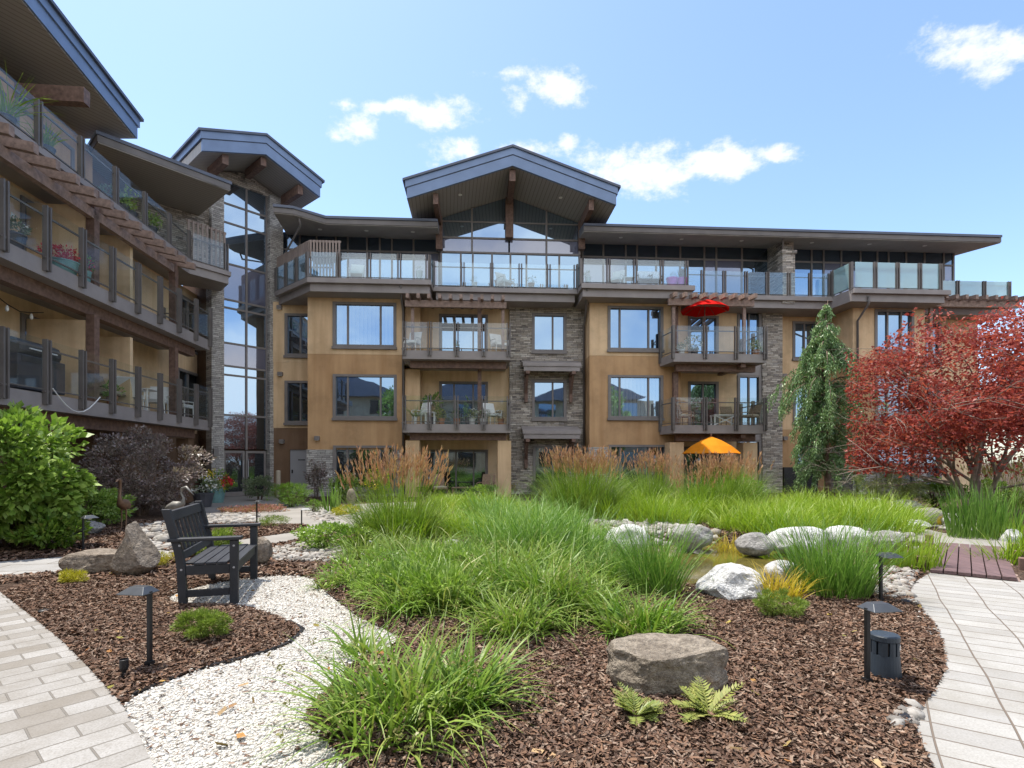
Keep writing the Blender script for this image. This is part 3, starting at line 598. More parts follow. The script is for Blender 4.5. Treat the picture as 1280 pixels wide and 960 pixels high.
m = MB(); u, z = TF.at(269, 565, -.3); m.box(TF, u-.09, u+.09, -.42, -.28, z-.16, z+.14); part(m, 'wall_light', 'frame')

# ---- left wing
UE = WF.u(262, 0)
vw = 1.8; wu = lambda px, v=vw: WF.u(px, v)
wd = []
for k, ytop in ((1, 452), (2, 352)):
    a, b = wu(221), wu(250); wd.append((a, b, FL[k]+.02, FL[k]+2.15)); 
    for c, d in ((7.2, 9.4), (10.6, 12.4)): wd.append((c, d, FL[k]+.02, FL[k]+2.2))
    wd.append((13.7, 15.0, FL[k]+.3, FL[k]+2.2))
wall(WF, 3, UE+5, FL[1]-.35, 8.36, vw, 3, 'stucco_light', [hole(r) for r in wd])
for i, r in enumerate(wd): window(WF, r, vw, [(r[0]+r[1])/2], pane='pane_dark' if i % 2 else 'pane', sill=False, name='patio_door')
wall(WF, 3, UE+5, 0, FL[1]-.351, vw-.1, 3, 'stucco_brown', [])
m = MB(); m.box(WF, 3, UE+5, 3.02, 12, 0, 8.6); m.box(WF, 3, UE+.8, 3.02, 12, 8.61, 11.3); part(m, 'core_wall', 'stucco_brown')
PS = [10.78+1.13*k for k in range(-4, 9)]
for k in (1, 2):
    m = MB(); m.slab(W2(WF, (4.5, 0), (UE, 0), (UE, vw-.02), (4.5, vw-.02)), FL[k]-.36, FL[k]); o = part(m, 'balcony', 'slab')
    railing(o, W2(WF, (6.26*1.0, -.05), (UE+.0, -.05), (UE+.05, vw-.1)), FL[k], h=1.17, drop=.24, nseg=[12, 2])
    m = MB(); m.box(WF, 4.5, UE-.35, .35, .62, FL[k]-.66, FL[k]-.365); part(m, 'beam', 'beam')
    for px in (113, 168): u = WF.u(px, .3); m = MB(); m.box(WF, u, u+.14, .42, vw, FL[k]+.003, FL[k]+2.1); part(m, 'dividing_wall', 'stucco_light')
    for px in (116, 217): u = WF.u(px, .3); m = MB(); m.box(WF, u-.1, u+.1, .2, .4, FL[k]+.003, FL[k]+2.25+.3*(k == 2)); part(m, 'column', 'beam')
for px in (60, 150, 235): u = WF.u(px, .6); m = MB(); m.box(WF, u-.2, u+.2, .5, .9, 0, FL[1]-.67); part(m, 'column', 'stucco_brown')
# its terrace
v4w = .56
tq = [WF.w(4, v4w, 0)[:2], WF.w(WF.u(240, v4w), v4w, 0)[:2], ((289-CX)/F*20.8, 20.8)]
tq.append((tq[2][0]-.9, tq[2][1]+.9)); tq.append(WF.w(UE+.8, 2.55, 0)[:2]); tq.append(WF.w(4, 2.55, 0)[:2])
m = MB(); m.slab(tq, D-.16, D); te = part(m, 'terrace', 'slab')
m = MB(); m.slab([(p[0]-(.1 if i < 3 else 0), p[1]) for i, p in enumerate(tq)], D-.46, D-.162); m.build('fascia', M['slab'], te)
q0 = tq[0]; q1 = (tq[1][0]-.08, tq[1][1]); q2 = (tq[2][0]-.12, tq[2][1])
railing(te, [q0, q1, q2], D, h=1.05, glass='railglass', drop=.02, nseg=[11, 1])
screen((q1[0]-.15, q1[1]+.05), (q2[0]-.1, q2[1]+.1), D, D+1.55, 9)
m = MB(); m.box(WF, 4, UE-2.2, 2.6, 2.7, D+.003, 11.4); part(m, 'wall', 'stucco_dark')
for a in (6.5, 9.3, 12.1, 14.6): window(WF, (a, a+2.2, D+.05, D+2.2), 2.6, [a+1.1], pane='pane', sill=False, name='patio_door')
root = empty('pergola', WF.w(12, .2, 7.8), 'long row of weathered timber rafters jutting out under the left wing terrace', 'pergola')
m = MB(); m.box(WF, 5, WF.u(216, .25), .2, .36, 7.62, 7.86); m.build('beam', M['rafter'], root)
ru = WF.u(231, 0)
for i in range(20):
    u = ru-i*.62
    if u < 5.5: break
    m = MB(); m.loft([[WF.w(u+a, v, z+b) for a, b in ((-.07, 0), (.07, 0), (.07, .2), (-.07, .2))] for v, z in ((-.32, 7.80), (.9, 8.02))]); m.build('rafter', M['rafter'], root)
# its roofs
k = ZE-EYE; pA_ = ((290-CX)/F*1.943*k, 1.943*k); pB_ = ((120-CX)/F*1.6386*k, 1.6386*k)
off = Vector((-.75, .66))*3.4
r2 = [pB_, pA_, (pA_[0]+off.x, pA_[1]+off.y), (pB_[0]+off.x, pB_[1]+off.y)]
def flatroof(poly, zt_, soff, th=.32):
    c = (sum(p[0] for p in poly)/len(poly), sum(p[1] for p in poly)/len(poly)); ins = lambda s: [(p[0]+(c[0]-p[0])*s, p[1]+(c[1]-p[1])*s) for p in poly]
    m = MB(); m.slab(poly, zt_-.11, zt_); r = part(m, 'roof', 'fascia_dark'); m = MB(); m.slab(ins(.02), zt_-th, zt_-.112); m.build('eave_fascia', M['metal'], r); m = MB(); m.slab(ins(.03), zt_-th-.03, zt_-th-.002); m.build('soffit', M[soff], r)
flatroof(r2, ZE, 'soffit_side')
pE = ((180-CX)/F*17.4, 17.4, 12.4); dd = Vector((.24, -2.7, .38)).normalized()
nr = Vector((-1, .0, 0))
P0 = Vector(pE); P1 = P0+dd*11
def rq(o0, o1, ins): a, b = P0+dd*ins+nr*ins, P1+nr*ins; return [[(p.x, p.y, p.z-o1) for p in (a, b, b+nr*7, a+nr*7)], [(p.x, p.y, p.z-o0) for p in (a, b, b+nr*7, a+nr*7)]]
m = MB(); m.loft(rq(0, .09, 0)); r = part(m, 'roof', 'fascia_dark'); m = MB(); m.loft(rq(.092, .34, .08)); m.build('upper_fascia', M['fascia'], r); m = MB(); m.loft(rq(.342, .72, .13)); m.build('lower_fascia', M['fascia'], r)
m = MB(); m.loft(rq(.721, .75, .18)); m.build('soffit', M['soffit_side'], r)
for u, z in ((14.6, 11.0), (10, 11.3)): m = MB(); m.box(WF, u, u+.25, .9, 4, z, z+.4); part(m, 'timber_outrigger', 'beam')
# ------------------------------------------------------------------ ground, paths, pond
RNG = np.random.default_rng(7); random.seed(3)
def G(pts): return [g(*p) for p in pts]
def smooth_poly(P, it=2):
    for _ in range(it): P = [q for a, b in zip(P, P[1:]+P[:1]) for q in ((a[0]*.75+b[0]*.25, a[1]*.75+b[1]*.25), (a[0]*.25+b[0]*.75, a[1]*.25+b[1]*.75))]
    return P
def inside(P, x, y):
    r = np.zeros(x.shape, bool)
    for (x0, y0), (x1, y1) in zip(P, P[1:]+P[:1]):
        if y0 == y1: continue
        r ^= ((y0 > y) != (y1 > y)) & (x < (x1-x0)*(y-y0)/(y1-y0)+x0)
    return r
def dist(P, x, y):
    d = np.full(x.shape, 1e9)
    for (x0, y0), (x1, y1) in zip(P, P[1:]+P[:1]):
        dx, dy = x1-x0, y1-y0; L = dx*dx+dy*dy+1e-12; t = np.clip(((x-x0)*dx+(y-y0)*dy)/L, 0, 1)
        d = np.minimum(d, np.hypot(x-x0-t*dx, y-y0-t*dy))
    return d
def sd(P, x, y): return np.where(inside(P, x, y), -1, 1)*dist(P, x, y)
PAV_L = [g(-30, 712), g(0, 741), g(40, 772), g(78, 803), g(112, 838), g(150, 879), g(167, 906), (-1.72, 2.6), (-1.2, 1.9), (-1.0, .6), (-6, -2), (-9, 0), (-9, 6)]
PAV_M = G([(-40, 708), (0, 703), (90, 696), (150, 690), (188, 686), (214, 690), (216, 699), (190, 700), (150, 704), (90, 716), (0, 723), (-40, 730)])
PAV_M2 = G([(300, 676), (340, 676), (385, 670), (420, 664), (455, 656), (470, 646), (500, 640), (505, 632), (440, 632), (385, 636), (330, 641), (262, 641), (250, 627), (268, 618), (335, 619), (330, 630), (262, 648), (322, 655), (400, 652), (372, 664), (300, 684)])
PAV_M2 = G([(296, 686), (345, 681), (392, 672), (440, 663), (476, 649), (520, 638), (520, 628), (470, 629), (400, 634), (352, 628), (340, 617), (262, 616), (236, 630), (262, 648), (330, 656), (385, 657), (380, 664), (296, 676)])
GRAVEL = smooth_poly([g(150, 878), g(235, 842), g(310, 824), g(360, 806), g(380, 788), g(345, 771), g(300, 757), g(214, 757), g(210, 745), g(250, 733), g(320, 722), g(385, 719), g(403, 738), g(428, 757), g(452, 776), g(500, 795), g(488, 815), g(446, 822), g(425, 850), g(392, 880), g(378, 906), (-.75, 2.6), (-.6, 2.0), (-1.1, 1.8), (-1.72, 2.6), g(167, 905)], 2)
PAV_R = [g(1163, 717), g(1146, 727), g(1135, 742), g(1152, 762), g(1168, 782), g(1179, 808), g(1183, 838), g(1170, 862), g(1151, 888), g(1143, 906), (2.0, 2.6), (1.75, 2.0), (1.6, 1), (1.6, 0), (9, 0), (9, 5), (6.9, 6.2), g(1271, 726)]
PAV_R = PAV_R[:1]+smooth_poly(PAV_R[1:10], 0)+PAV_R[10:]
PAV_F = G([(1168, 685), (1257, 688), (1270, 680), (1240, 672), (1180, 667), (1136, 657), (1110, 655), (1120, 664)])
POND = smooth_poly([(1.15, 7.3), (1.3, 9.3), (2.3, 10.2), (3.6, 10.4), (4.9, 10.2), (6.0, 9.6), (7.6, 9.9), (9.4, 10.4), (10, 9.2), (8.2, 8.3), (6.5, 7.6), (5.2, 7.6), (4.2, 7.5), (3.4, 6.9), (2.5, 6.5), (1.6, 6.5)], 2)
CREEK = smooth_poly(G([(1150, 652), (1165, 648), (1215, 648), (1225, 656), (1190, 659), (1158, 658)]), 1)
PATHS = [PAV_L, PAV_M, PAV_M2, GRAVEL, PAV_R, PAV_F]
nz = lambda x, y, s, k=0: np.array([mnoise.noise((a*s+k, b*s, k*1.7)) for a, b in zip(x.ravel(), y.ravel())]).reshape(x.shape)
def gz(x, y):
    x = np.asarray(x, float); y = np.asarray(y, float)
    p = np.minimum.reduce([sd(P, x, y) for P in PATHS]); w = np.minimum(sd(POND, x, y), sd(CREEK, x, y)-.05)
    z = np.clip(p/.12, -1, 1)*.022+np.clip(p/1.2, 0, 1)*.012*(1-np.clip((y-13)/4, 0, 1))
    pond = -.42*np.clip((.28-w)/.75, 0, 1)**1.0
    return np.where(w < .28, pond+np.clip(w/.3, 0, 1)*z, z)
xs = np.concatenate([[-500, -120, -40, -20], np.arange(-11, 17.01, .14), [22, 45, 120, 500]]); ys = np.concatenate([[-500, -120, -40, -10, -3, 0], np.arange(1.0, 18, .14), np.arange(18, 24, .8), [30, 60, 150, 500]])
X, Y = np.meshgrid(xs, ys); Z = gz(X, Y); near = (np.abs(X) < 18) & (Y > 0) & (Y < 19)
Z = Z+np.where(near & (Z > .02), nz(X, Y, 2.3)*.012+nz(X, Y, .5, 4)*.012, 0)
nx, ny = len(xs), len(ys); idx = np.arange(nx*ny).reshape(ny, nx)
Fq = np.stack([idx[:-1, :-1], idx[:-1, 1:], idx[1:, 1:], idx[1:, :-1]], -1).reshape(-1, 4)
def gnd(x, y): return float(gz(np.array([x]), np.array([y]))[0])
def mulchmat():
    n = N('bark_mulch'); v = n.new('ShaderNodeTexVoronoi'); v.inputs['Scale'].default_value = 34; v.inputs['Randomness'].default_value = 1
    mpn = n.new('ShaderNodeMapping'); mpn.inputs['Scale'].default_value = (1, 2.2, 1); n.l.new(n.geo(), mpn.inputs[0]); n.l.new(mpn.outputs[0], v.inputs['Vector'])
    s = n.new('ShaderNodeSeparateXYZ'); n.l.new(v.outputs['Color'], s.inputs[0])
    c = n.ramp(s.outputs[0], [(0, (.04, .025, .018)), (.4, (.10, .063, .045)), (.8, (.16, .105, .074)), (1, (.28, .21, .16))])
    c = n.mix(n.ramp(n.noise(1.1, 4), [(.4, (0, 0, 0)), (.75, (.55, .55, .55))]), c, (.06, .035, .025))
    n.bump(n.math('ADD', s.outputs[1], n.noise(90, 3)), 1, .03); return n.base(c, .95, 0, .15)
M['mulch'] = mulchmat()
tag(npmesh('ground', np.stack([X, Y, Z], -1).reshape(-1, 3), Fq, M['mulch'], off=Vector((0, 0, 0)), smooth=True), kind='structure')
M['paverL'] = paver('left_path_pavers', rad(-49.5), .17, .36, (.22, .20, .175), (.35, .338, .322), (.17, .155, .135), .03, .006)
M['paverM'] = paver('grey_path_slabs', rad(-8), .5, .9, (.28, .275, .27), (.38, .37, .355), (.15, .13, .11), .03, .012)
M['concrete'] = varied('walkway_concrete', (.25, .235, .215), .9, 1.2, .15, 0, .2, 60)
M['paverR'] = paver('right_path_pavers', rad(33), .20, .36, (.31, .30, .285), (.38, .37, .35), (.15, .12, .095), .10, .006, .0)
def gravelmat(name, cols, scale):
    n = N(name); v = n.new('ShaderNodeTexVoronoi'); v.inputs['Scale'].default_value = scale; n.l.new(n.geo(), v.inputs['Vector'])
    s = n.new('ShaderNodeSeparateXYZ'); n.l.new(v.outputs['Color'], s.inputs[0])
    c = n.ramp(s.outputs[0], [(i/(len(cols)-1), k) for i, k in enumerate(cols)])
    c = n.mix(n.ramp(n.noise(1.6, 5), [(.5, (0, 0, 0)), (.8, (.35, .35, .35))]), c, sc(cols[1], .8))
    n.bump(n.math('ADD', n.math('MULTIPLY', v.outputs['Distance'], -1.5), s.outputs[1]), .9, .02); return n.base(c, .9, 0, .2)
M['gravel'] = gravelmat('white_gravel', [(.40, .37, .32), (.58, .56, .52), (.68, .66, .62), (.66, .64, .60), (.52, .49, .43)], 70)
def sheet(name, P, z, mat, t=.03):
    m = MB(); m.slab(P, z-t, z); o = m.build(name, M[mat]); tag(o, kind='structure'); return o
sheet('path', PAV_L, .012, 'paverL'); sheet('path', PAV_M, .010, 'paverM'); sheet('path', PAV_M2, .010, 'concrete'); sheet('path', PAV_R, .012, 'paverR'); sheet('path', PAV_F, .01, 'concrete'); sheet('gravel_path', GRAVEL, .004, 'gravel')
# pond water
n = N('pond_water'); n.p.inputs['Base Color'].default_value = (.10, .085, .018, 1); n.p.inputs['Roughness'].default_value = .04; n.p.inputs['Specular IOR Level'].default_value = .7
n.base(n.ramp(n.noise(1.2, 4), [(.3, (.055, .05, .010)), (.7, (.16, .13, .03))]), .05, 0, .7); n.bump(n.noise(5, 3), .12, .02); M['water'] = n.m
tag(npmesh('pond_water', [(x, y, -.13) for x, y in ((.4, 5.9), (10.6, 5.9), (10.6, 11), (.4, 11))], [(0, 1, 2, 3)], M['water']), kind='structure')
m = MB(); m.slab([(a*1.0, b) for a, b in CREEK], -.2, -.06); tag(m.build('pool_water', M['water']), kind='structure')
# edging strips along the gravel
m = MB(); E = [g(*p) for p in ((150, 877), (195, 858), (235, 841), (310, 823), (345, 812), (362, 805), (379, 788), (362, 778))]
for a, b in zip(E, E[1:]):
    d = Vector((b[0]-a[0], b[1]-a[1])); fr = Frame(*a, math.atan2(d.y, d.x)); m.box(fr, -.01, d.length+.01, -.012, .012, -.03, .022)
tag(m.build('garden_edging', M['black']), 'thin black edging strip between the white gravel and the mulch', 'edging')
# ------------------------------------------------------------------ loose material
def scatter(P, n, bbox, rng, excl=()):
    x = rng.uniform(bbox[0], bbox[1], n); y = rng.uniform(bbox[2], bbox[3], n); k = np.ones(n, bool)
    if P is not None: k &= inside(P, x, y)
    for E in excl: k &= ~inside(E, x, y)
    return x[k], y[k]
def perp(d):
    a = np.cross(d, np.where(np.abs(d[:, 2:3]) < .9, np.array([[0, 0, 1.]]), np.array([[1., 0, 0]]))); a /= np.linalg.norm(a, axis=1, keepdims=True)+1e-9
    return a, np.cross(d, a)
def chips(name, x, y, z, L, W_, T_, tilt, mat, rng, lift=.008):
    n = len(x); phi = rng.uniform(0, 2*math.pi, n); el = rng.normal(0, tilt, n)
    d = np.stack([np.cos(phi)*np.cos(el), np.sin(phi)*np.cos(el), np.sin(el)], 1); a, b = perp(d)
    r = rng.normal(0, .5, n)[:, None]; a, b = a*np.cos(r)+b*np.sin(r), b*np.cos(r)-a*np.sin(r)
    l = L*rng.uniform(.4, 1.3, n)[:, None]/2; w = W_*rng.uniform(.5, 1.4, n)[:, None]/2; c = np.stack([x, y, z+lift*rng.uniform(.2, 1.6, n)], 1); t = T_*rng.uniform(.5, 1.2, n)[:, None]
    V = np.stack([c-d*l-a*w*.7, c+d*l-a*w, c+d*l*.85+a*w, c-d*l+a*w, c+b*t+d*l*.1], 1).reshape(-1, 3)
    base = (np.arange(n)*5)[:, None]; Fq = np.concatenate([base+np.array([[0, 1, 4]]), base+np.array([[1, 2, 4]]), base+np.array([[2, 3, 4]]), base+np.array([[3, 0, 4]])], 0)
    return npmesh(name, V, Fq, mat)
def islandmat(name, cols, rough=.9):
    n = N(name); gq = n.new('ShaderNodeNewGeometry'); c = n.ramp(gq.outputs['Random Per Island'], [(i/(len(cols)-1), k) for i, k in enumerate(cols)])
    c = n.mix(n.ramp(n.noise(40, 3), [(.4, (0, 0, 0)), (.7, (.35, .35, .35))]), c, sc(cols[0], .8))
    c = n.mix(n.ramp(n.noise(1.4, 5), [(.45, (0, 0, 0)), (.75, (.5, .5, .5))]), c, sc(cols[1], .75)); return n.base(c, rough, 0, .2)
M['chips'] = islandmat('bark_chips', [(.05, .030, .021), (.12, .070, .049), (.18, .105, .071), (.26, .155, .10), (.14, .09, .068), (.38, .28, .21), (.08, .052, .04)])
rng = np.random.default_rng(11)
BRP = [g(1150, 721), g(1280, 730), g(1266, 682), g(1162, 680)]
NOCHIP = [BRP, PAV_L, PAV_M, PAV_M2, GRAVEL, PAV_R, PAV_F, POND]
xa, ya = scatter(None, 230000, (-5.6, 4.6, 2.1, 6.6), rng, NOCHIP)
k = np.abs(xa) < ya*1.02+.6; xa, ya = xa[k], ya[k]
tag(chips('mulch_chips', xa, ya, gz(xa, ya)+.006, .043, .0115, .005, .28, M['chips'], rng, .014), kind='stuff')
xb, yb = scatter(None, 70000, (-9.5, 6, 6.4, 13), rng, NOCHIP)
tag(chips('mulch_chips', xb, yb, gz(xb, yb)+.008, .085, .024, .008, .3, M['chips'], rng, .016), kind='stuff')
rng2 = np.random.default_rng(5); xl, yl = scatter(None, 190, (-5.5, 4.6, 2.2, 7), rng2, [POND, PAV_L, PAV_R])
M['litter'] = islandmat('fallen_leaves', [(.30, .10, .05), (.42, .30, .08), (.20, .22, .05), (.36, .22, .12), (.45, .36, .20)])
tag(chips('fallen_leaves', xl, yl, np.maximum(gz(xl, yl), .006)+.018, .05, .03, .004, .2, M['litter'], rng2, .008), kind='stuff')
M['gravelbits'] = islandmat('white_gravel_stones', [(.30, .25, .20), (.58, .56, .51), (.73, .71, .67), (.70, .68, .63), (.64, .61, .55), (.48, .44, .38)])
def stones(name, x, y, z, s, mat, rng, flat=.65, sub=0):
    n = len(x); t = (1+5**.5)/2
    ico = np.array([(-1, t, 0), (1, t, 0), (-1, -t, 0), (1, -t, 0), (0, -1, t), (0, 1, t), (0, -1, -t), (0, 1, -t), (t, 0, -1), (t, 0, 1), (-t, 0, -1), (-t, 0, 1)], float); ico /= np.linalg.norm(ico[0])
    fi = np.array([(0, 11, 5), (0, 5, 1), (0, 1, 7), (0, 7, 10), (0, 10, 11), (1, 5, 9), (5, 11, 4), (11, 10, 2), (10, 7, 6), (7, 1, 8), (3, 9, 4), (3, 4, 2), (3, 2, 6), (3, 6, 8), (3, 8, 9), (4, 9, 5), (2, 4, 11), (6, 2, 10), (8, 6, 7), (9, 8, 1)])
    V = ico[None]*(1+rng.normal(0, .13, (n, 12, 1))); r = s*np.clip(rng.lognormal(-.1, .38, n), .35, 2.2)
    V = V*np.stack([np.ones(n), rng.uniform(.6, .9, n), flat*rng.uniform(.7, 1.2, n)], 1)[:, None]*r[:, None, None]
    ph = rng.uniform(0, 6.28, n); c, s_ = np.cos(ph)[:, None], np.sin(ph)[:, None]
    V = np.stack([V[..., 0]*c-V[..., 1]*s_, V[..., 0]*s_+V[..., 1]*c, V[..., 2]], -1)+np.stack([x, y, z+r*flat*.35], 1)[:, None]
    return npmesh(name, V.reshape(-1, 3), (fi[None]+(np.arange(n)*12)[:, None, None]).reshape(-1, 3), mat, smooth=True)
xa, ya = scatter(GRAVEL, 62000, (-3.6, -.4, 2.0, 7), rng)
tag(stones('gravel_stones', xa, ya, np.full(len(xa), .003), .0085, M['gravelbits'], rng), kind='stuff')
xa, ya = scatter(None, 60000, (-3.8, -.2, 2.0, 7.2), rng, [GRAVEL, PAV_L]); k = rng.uniform(0, 1, len(xa)) < .5*np.exp(-dist(GRAVEL, xa, ya)/.035); xa, ya = xa[k], ya[k]
tag(stones('gravel_stones', xa, ya, gz(xa, ya)+.012, .0075, M['gravelbits'], rng), kind='stuff')
xa, ya = scatter(GRAVEL, 3200, (-3.6, -.4, 2.0, 7), rng)
tag(chips('bark_litter', xa, ya, np.full(len(xa), .014), .03, .009, .004, .2, M['chips'], rng, .004), kind='stuff')
M['pebble'] = islandmat('river_pebbles', [(.13, .12, .105), (.24, .22, .20), (.36, .34, .31), (.45, .43, .40), (.30, .26, .22), (.52, .50, .47)])
BRP = [g(1150, 721), g(1280, 730), g(1266, 682), g(1162, 680)]
BEDS = [([(172, 660), (205, 655), (218, 668), (216, 694), (190, 692), (176, 678)], 900, .06), ([(250, 646), (322, 641), (326, 652), (300, 657), (252, 657)], 900, .06), ([(336, 690), (372, 682), (420, 683), (462, 690), (470, 700), (440, 704), (400, 706), (345, 704)], 1500, .038),
        ([(672, 645), (740, 640), (800, 652), (860, 655), (900, 672), (890, 684), (820, 680), (760, 684), (735, 690), (700, 680)], 1500, .06), ([(1090, 712), (1148, 717), (1136, 741), (1150, 760), (1120, 752), (1085, 745)], 1300, .034), ([(930, 672), (1060, 664), (1150, 662), (1165, 690), (1140, 712), (1060, 700), (960, 690)], 1000, .06),
        ([(380, 640), (430, 641), (452, 636), (440, 650), (392, 652)], 800, .05), ([(1130, 650), (1150, 645), (1240, 650), (1262, 662), (1232, 668), (1180, 664)], 900, .06), ([(1140, 762), (1153, 764), (1169, 783), (1176, 803), (1164, 804), (1150, 782)], 420, .018), ([(1120, 900), (1140, 886), (1150, 890), (1142, 906), (1118, 915)], 160, .028)]
for P, cnt, s in BEDS:
    P = G(P); bx = (min(p[0] for p in P), max(p[0] for p in P), min(p[1] for p in P), max(p[1] for p in P)); xa, ya = scatter(P, cnt*2, bx, rng, [PAV_R, PAV_M, PAV_F, POND, BRP]); za = np.maximum(gz(xa, ya), -.16)
    tag(stones('river_pebbles', xa, ya, za, s, M['pebble'], rng, .7), kind='stuff')
# ------------------------------------------------------------------ boulders
def rockmat(name, cols, moss=None):
    n = N(name); a = n.noise(3.5, 8, n.tc.outputs['Object'], .65, .6); c = n.ramp(a, [(.25+.5*i/(len(cols)-1), k) for i, k in enumerate(cols)])
    c = n.mix(n.ramp(n.noise(22, 6, n.tc.outputs['Object'], .7), [(.42, (0, 0, 0)), (.62, (.6, .6, .6))]), c, sc(cols[0], .55))
    if moss: c = n.mix(n.ramp(n.noise(2.2, 5, n.tc.outputs['Object']), [(moss[1], (0, 0, 0)), (moss[1]+.1, (1, 1, 1))]), c, moss[0])
    n.bump(n.math('ADD', n.noise(9, 8, n.tc.outputs['Object'], .7), n.math('MULTIPLY', n.noise(45, 5, n.tc.outputs['Object']), .45)), 1, .07); return n.base(c, .9, 0, .25)
M['rock_brown'] = rockmat('brown_grey_rock', [(.16, .13, .10), (.33, .275, .22), (.47, .41, .34)]); M['rock_white'] = rockmat('pale_granite', [(.56, .55, .54), (.78, .775, .765), (.84, .835, .82)])
M['rock_grey'] = rockmat('grey_rock', [(.22, .21, .2), (.42, .405, .385), (.56, .545, .52)]); M['rock_front'] = rockmat('layered_rock', [(.18, .145, .11), (.37, .315, .25), (.56, .49, .40)], ((.46, .26, .11), .59))
M['rock_lichen'] = rockmat('lichen_rock', [(.22, .21, .2), (.40, .38, .35), (.55, .53, .5)], ((.62, .40, .03), .52))
def boulder(loc, size, mat, label, seed, cuts=(), nfac=10, rough=.16, rot=0, group=None, sub=4, sink=.15, blocky=0):
    r = random.Random(seed); bm = bmesh.new(); bmesh.ops.create_icosphere(bm, subdivisions=sub, radius=1)
    pl = [(Vector(c[:3]).normalized(), c[3]) for c in cuts]
    for _ in range(nfac): pl.append((Vector((r.gauss(0, 1), r.gauss(0, 1), r.gauss(0, .8))).normalized(), r.uniform(.72, .95)))
    for v in bm.verts:
        p = v.co.copy()
        if blocky: p /= (abs(p.x)**blocky+abs(p.y)**blocky+abs(p.z)**blocky)**(1/blocky)
        for nn, d in pl:
            k = p.dot(nn)
            if k > d: p -= nn*(k-d)*.98
        q = p*1.6+Vector((seed, 0, 0)); p += p.normalized()*(mnoise.fractal(q, 1, 2, 5)*rough*.55); v.co = Vector((p.x*size[0], p.y*size[1], p.z*size[2]))
    me = bpy.data.meshes.new('boulder'); bm.to_mesh(me); bm.free(); z0 = min(v.co.z for v in me.vertices)
    for v in me.vertices: v.co.z = v.co.z-z0-sink*size[2]
    o = finish(me, 'boulder', mat, None, Vector(loc), smooth=not nfac == 0 and nfac < 8 and not cuts); o.rotation_euler.z = rot; return tag(o, label, 'boulder', group)
def gb(px, py, wpx, hpx, mat, label, seed, depth=.8, **k):
    x, y = g(px, py); s = y/F; w, h = wpx*s/2, hpx*s; dpt = w*depth
    return boulder((x*(y+dpt*.8)/y, y+dpt*.8, max(gnd(x, y+dpt*.8), -.10)), (w*1.04, dpt, h/1.75), M[mat], label, seed, **k)
b0 = boulder((.985, 3.47, -.015), (.355, .20, .165), M['rock_front'], 'flat topped layered boulder with a rusty left face on the mulch, foreground', 5, cuts=[(-.9, -.55, .1, .98), (.8, -.6, 0, 1.08), (-.1, -.25, 1, .93), (.9, .5, .3, 1.05), (-.5, .8, .3, 1.0), (.3, -.95, .12, .97)], nfac=0, rough=.16, sub=5, rot=rad(4), blocky=7, sink=.1)
gb(118, 722, 80, 32, 'rock_brown', 'low flat brown boulder lying against the pointed one', 9, .7, cuts=[(.05, -.1, 1, .62), (0, -1, .1, .8)], nfac=8)
gb(167, 725, 66, 66, 'rock_brown', 'pointed triangular brown boulder left of the bench', 13, .8, cuts=[(-.86, -.15, .42, .36), (.80, -.2, .52, .34), (0, -1, .3, .5), (.1, 1, .3, .55), (.3, -.8, .5, .55)], nfac=0, rough=.10)
gb(326, 710, 30, 34, 'rock_brown', 'dark squarish boulder beside the far right leg of the bench', 17, .8, nfac=12)
gb(112, 672, 36, 16, 'rock_grey', 'small pale rock behind the path light near the green shrub', 19, .8); gb(82, 676, 18, 12, 'rock_grey', 'tiny pale rock under the big green shrub', 21, .8)
gb(914, 756, 88, 50, 'rock_white', 'big rounded white boulder at the near pond edge', 23, .85, nfac=13, rough=.2, sink=.55, cuts=[(-.75, -.1, .55, .62), (.2, -.3, 1, .84)]); gb(978, 738, 44, 30, 'rock_white', 'white boulder between yellow grasses at the pond edge', 25, .8, nfac=6); gb(882, 748, 24, 16, 'rock_white', 'little white stone touching the big white boulder', 27, .8)
gb(944, 688, 48, 26, 'rock_grey', 'rounded grey boulder beside the yellow grass clump across the pond', 29, .9, nfac=6); gb(864, 682, 52, 32, 'rock_grey', 'broad grey rock left of the yellow grass clump across the pond', 31, .8); gb(1000, 688, 78, 34, 'rock_white', 'long white boulder on the far pond bank behind the reeds', 33, .7, nfac=7)
gb(1058, 686, 60, 32, 'rock_white', 'pale boulder on the far pond bank below the weeping conifer', 35, .8, nfac=7); gb(1108, 684, 50, 24, 'rock_grey', 'pinkish grey boulder left of the bridge', 37, .8); gb(786, 686, 56, 34, 'rock_white', 'white boulder among pebbles on the left pond bank', 39, .8, nfac=7); gb(748, 684, 32, 20, 'rock_grey', 'small grey stone at the left pond bank', 41, .8)
gb(1161, 653, 40, 22, 'rock_lichen', 'boulder with orange yellow lichen by the small pool', 43, .8, nfac=7); gb(1190, 654, 25, 17, 'rock_white', 'round whitish boulder right of the lichen covered one', 45, .9, nfac=4); gb(1128, 642, 48, 14, 'rock_white', 'flat white rock below the variegated mound', 47, .8); gb(1092, 634, 36, 10, 'rock_grey', 'flat grey rock at the foot of the weeping conifer', 49, .8)
gb(1264, 678, 24, 22, 'rock_white', 'white stone beside the far right bridge post', 51, .9); gb(1145, 662, 34, 12, 'rock_white', 'flat pale stone on the pebbles in front of the small pool', 53, .9); gb(1100, 640, 16, 10, 'rock_grey', 'small tan stone among the grass by the conifer', 55)
gb(439, 632, 11, 22, 'rock_brown', 'slim upright standing stone beside the walkway', 57, .8, nfac=6, sub=3); gb(567, 690, 26, 12, 'rock_white', 'small white rock half hidden in the middle grass', 59)
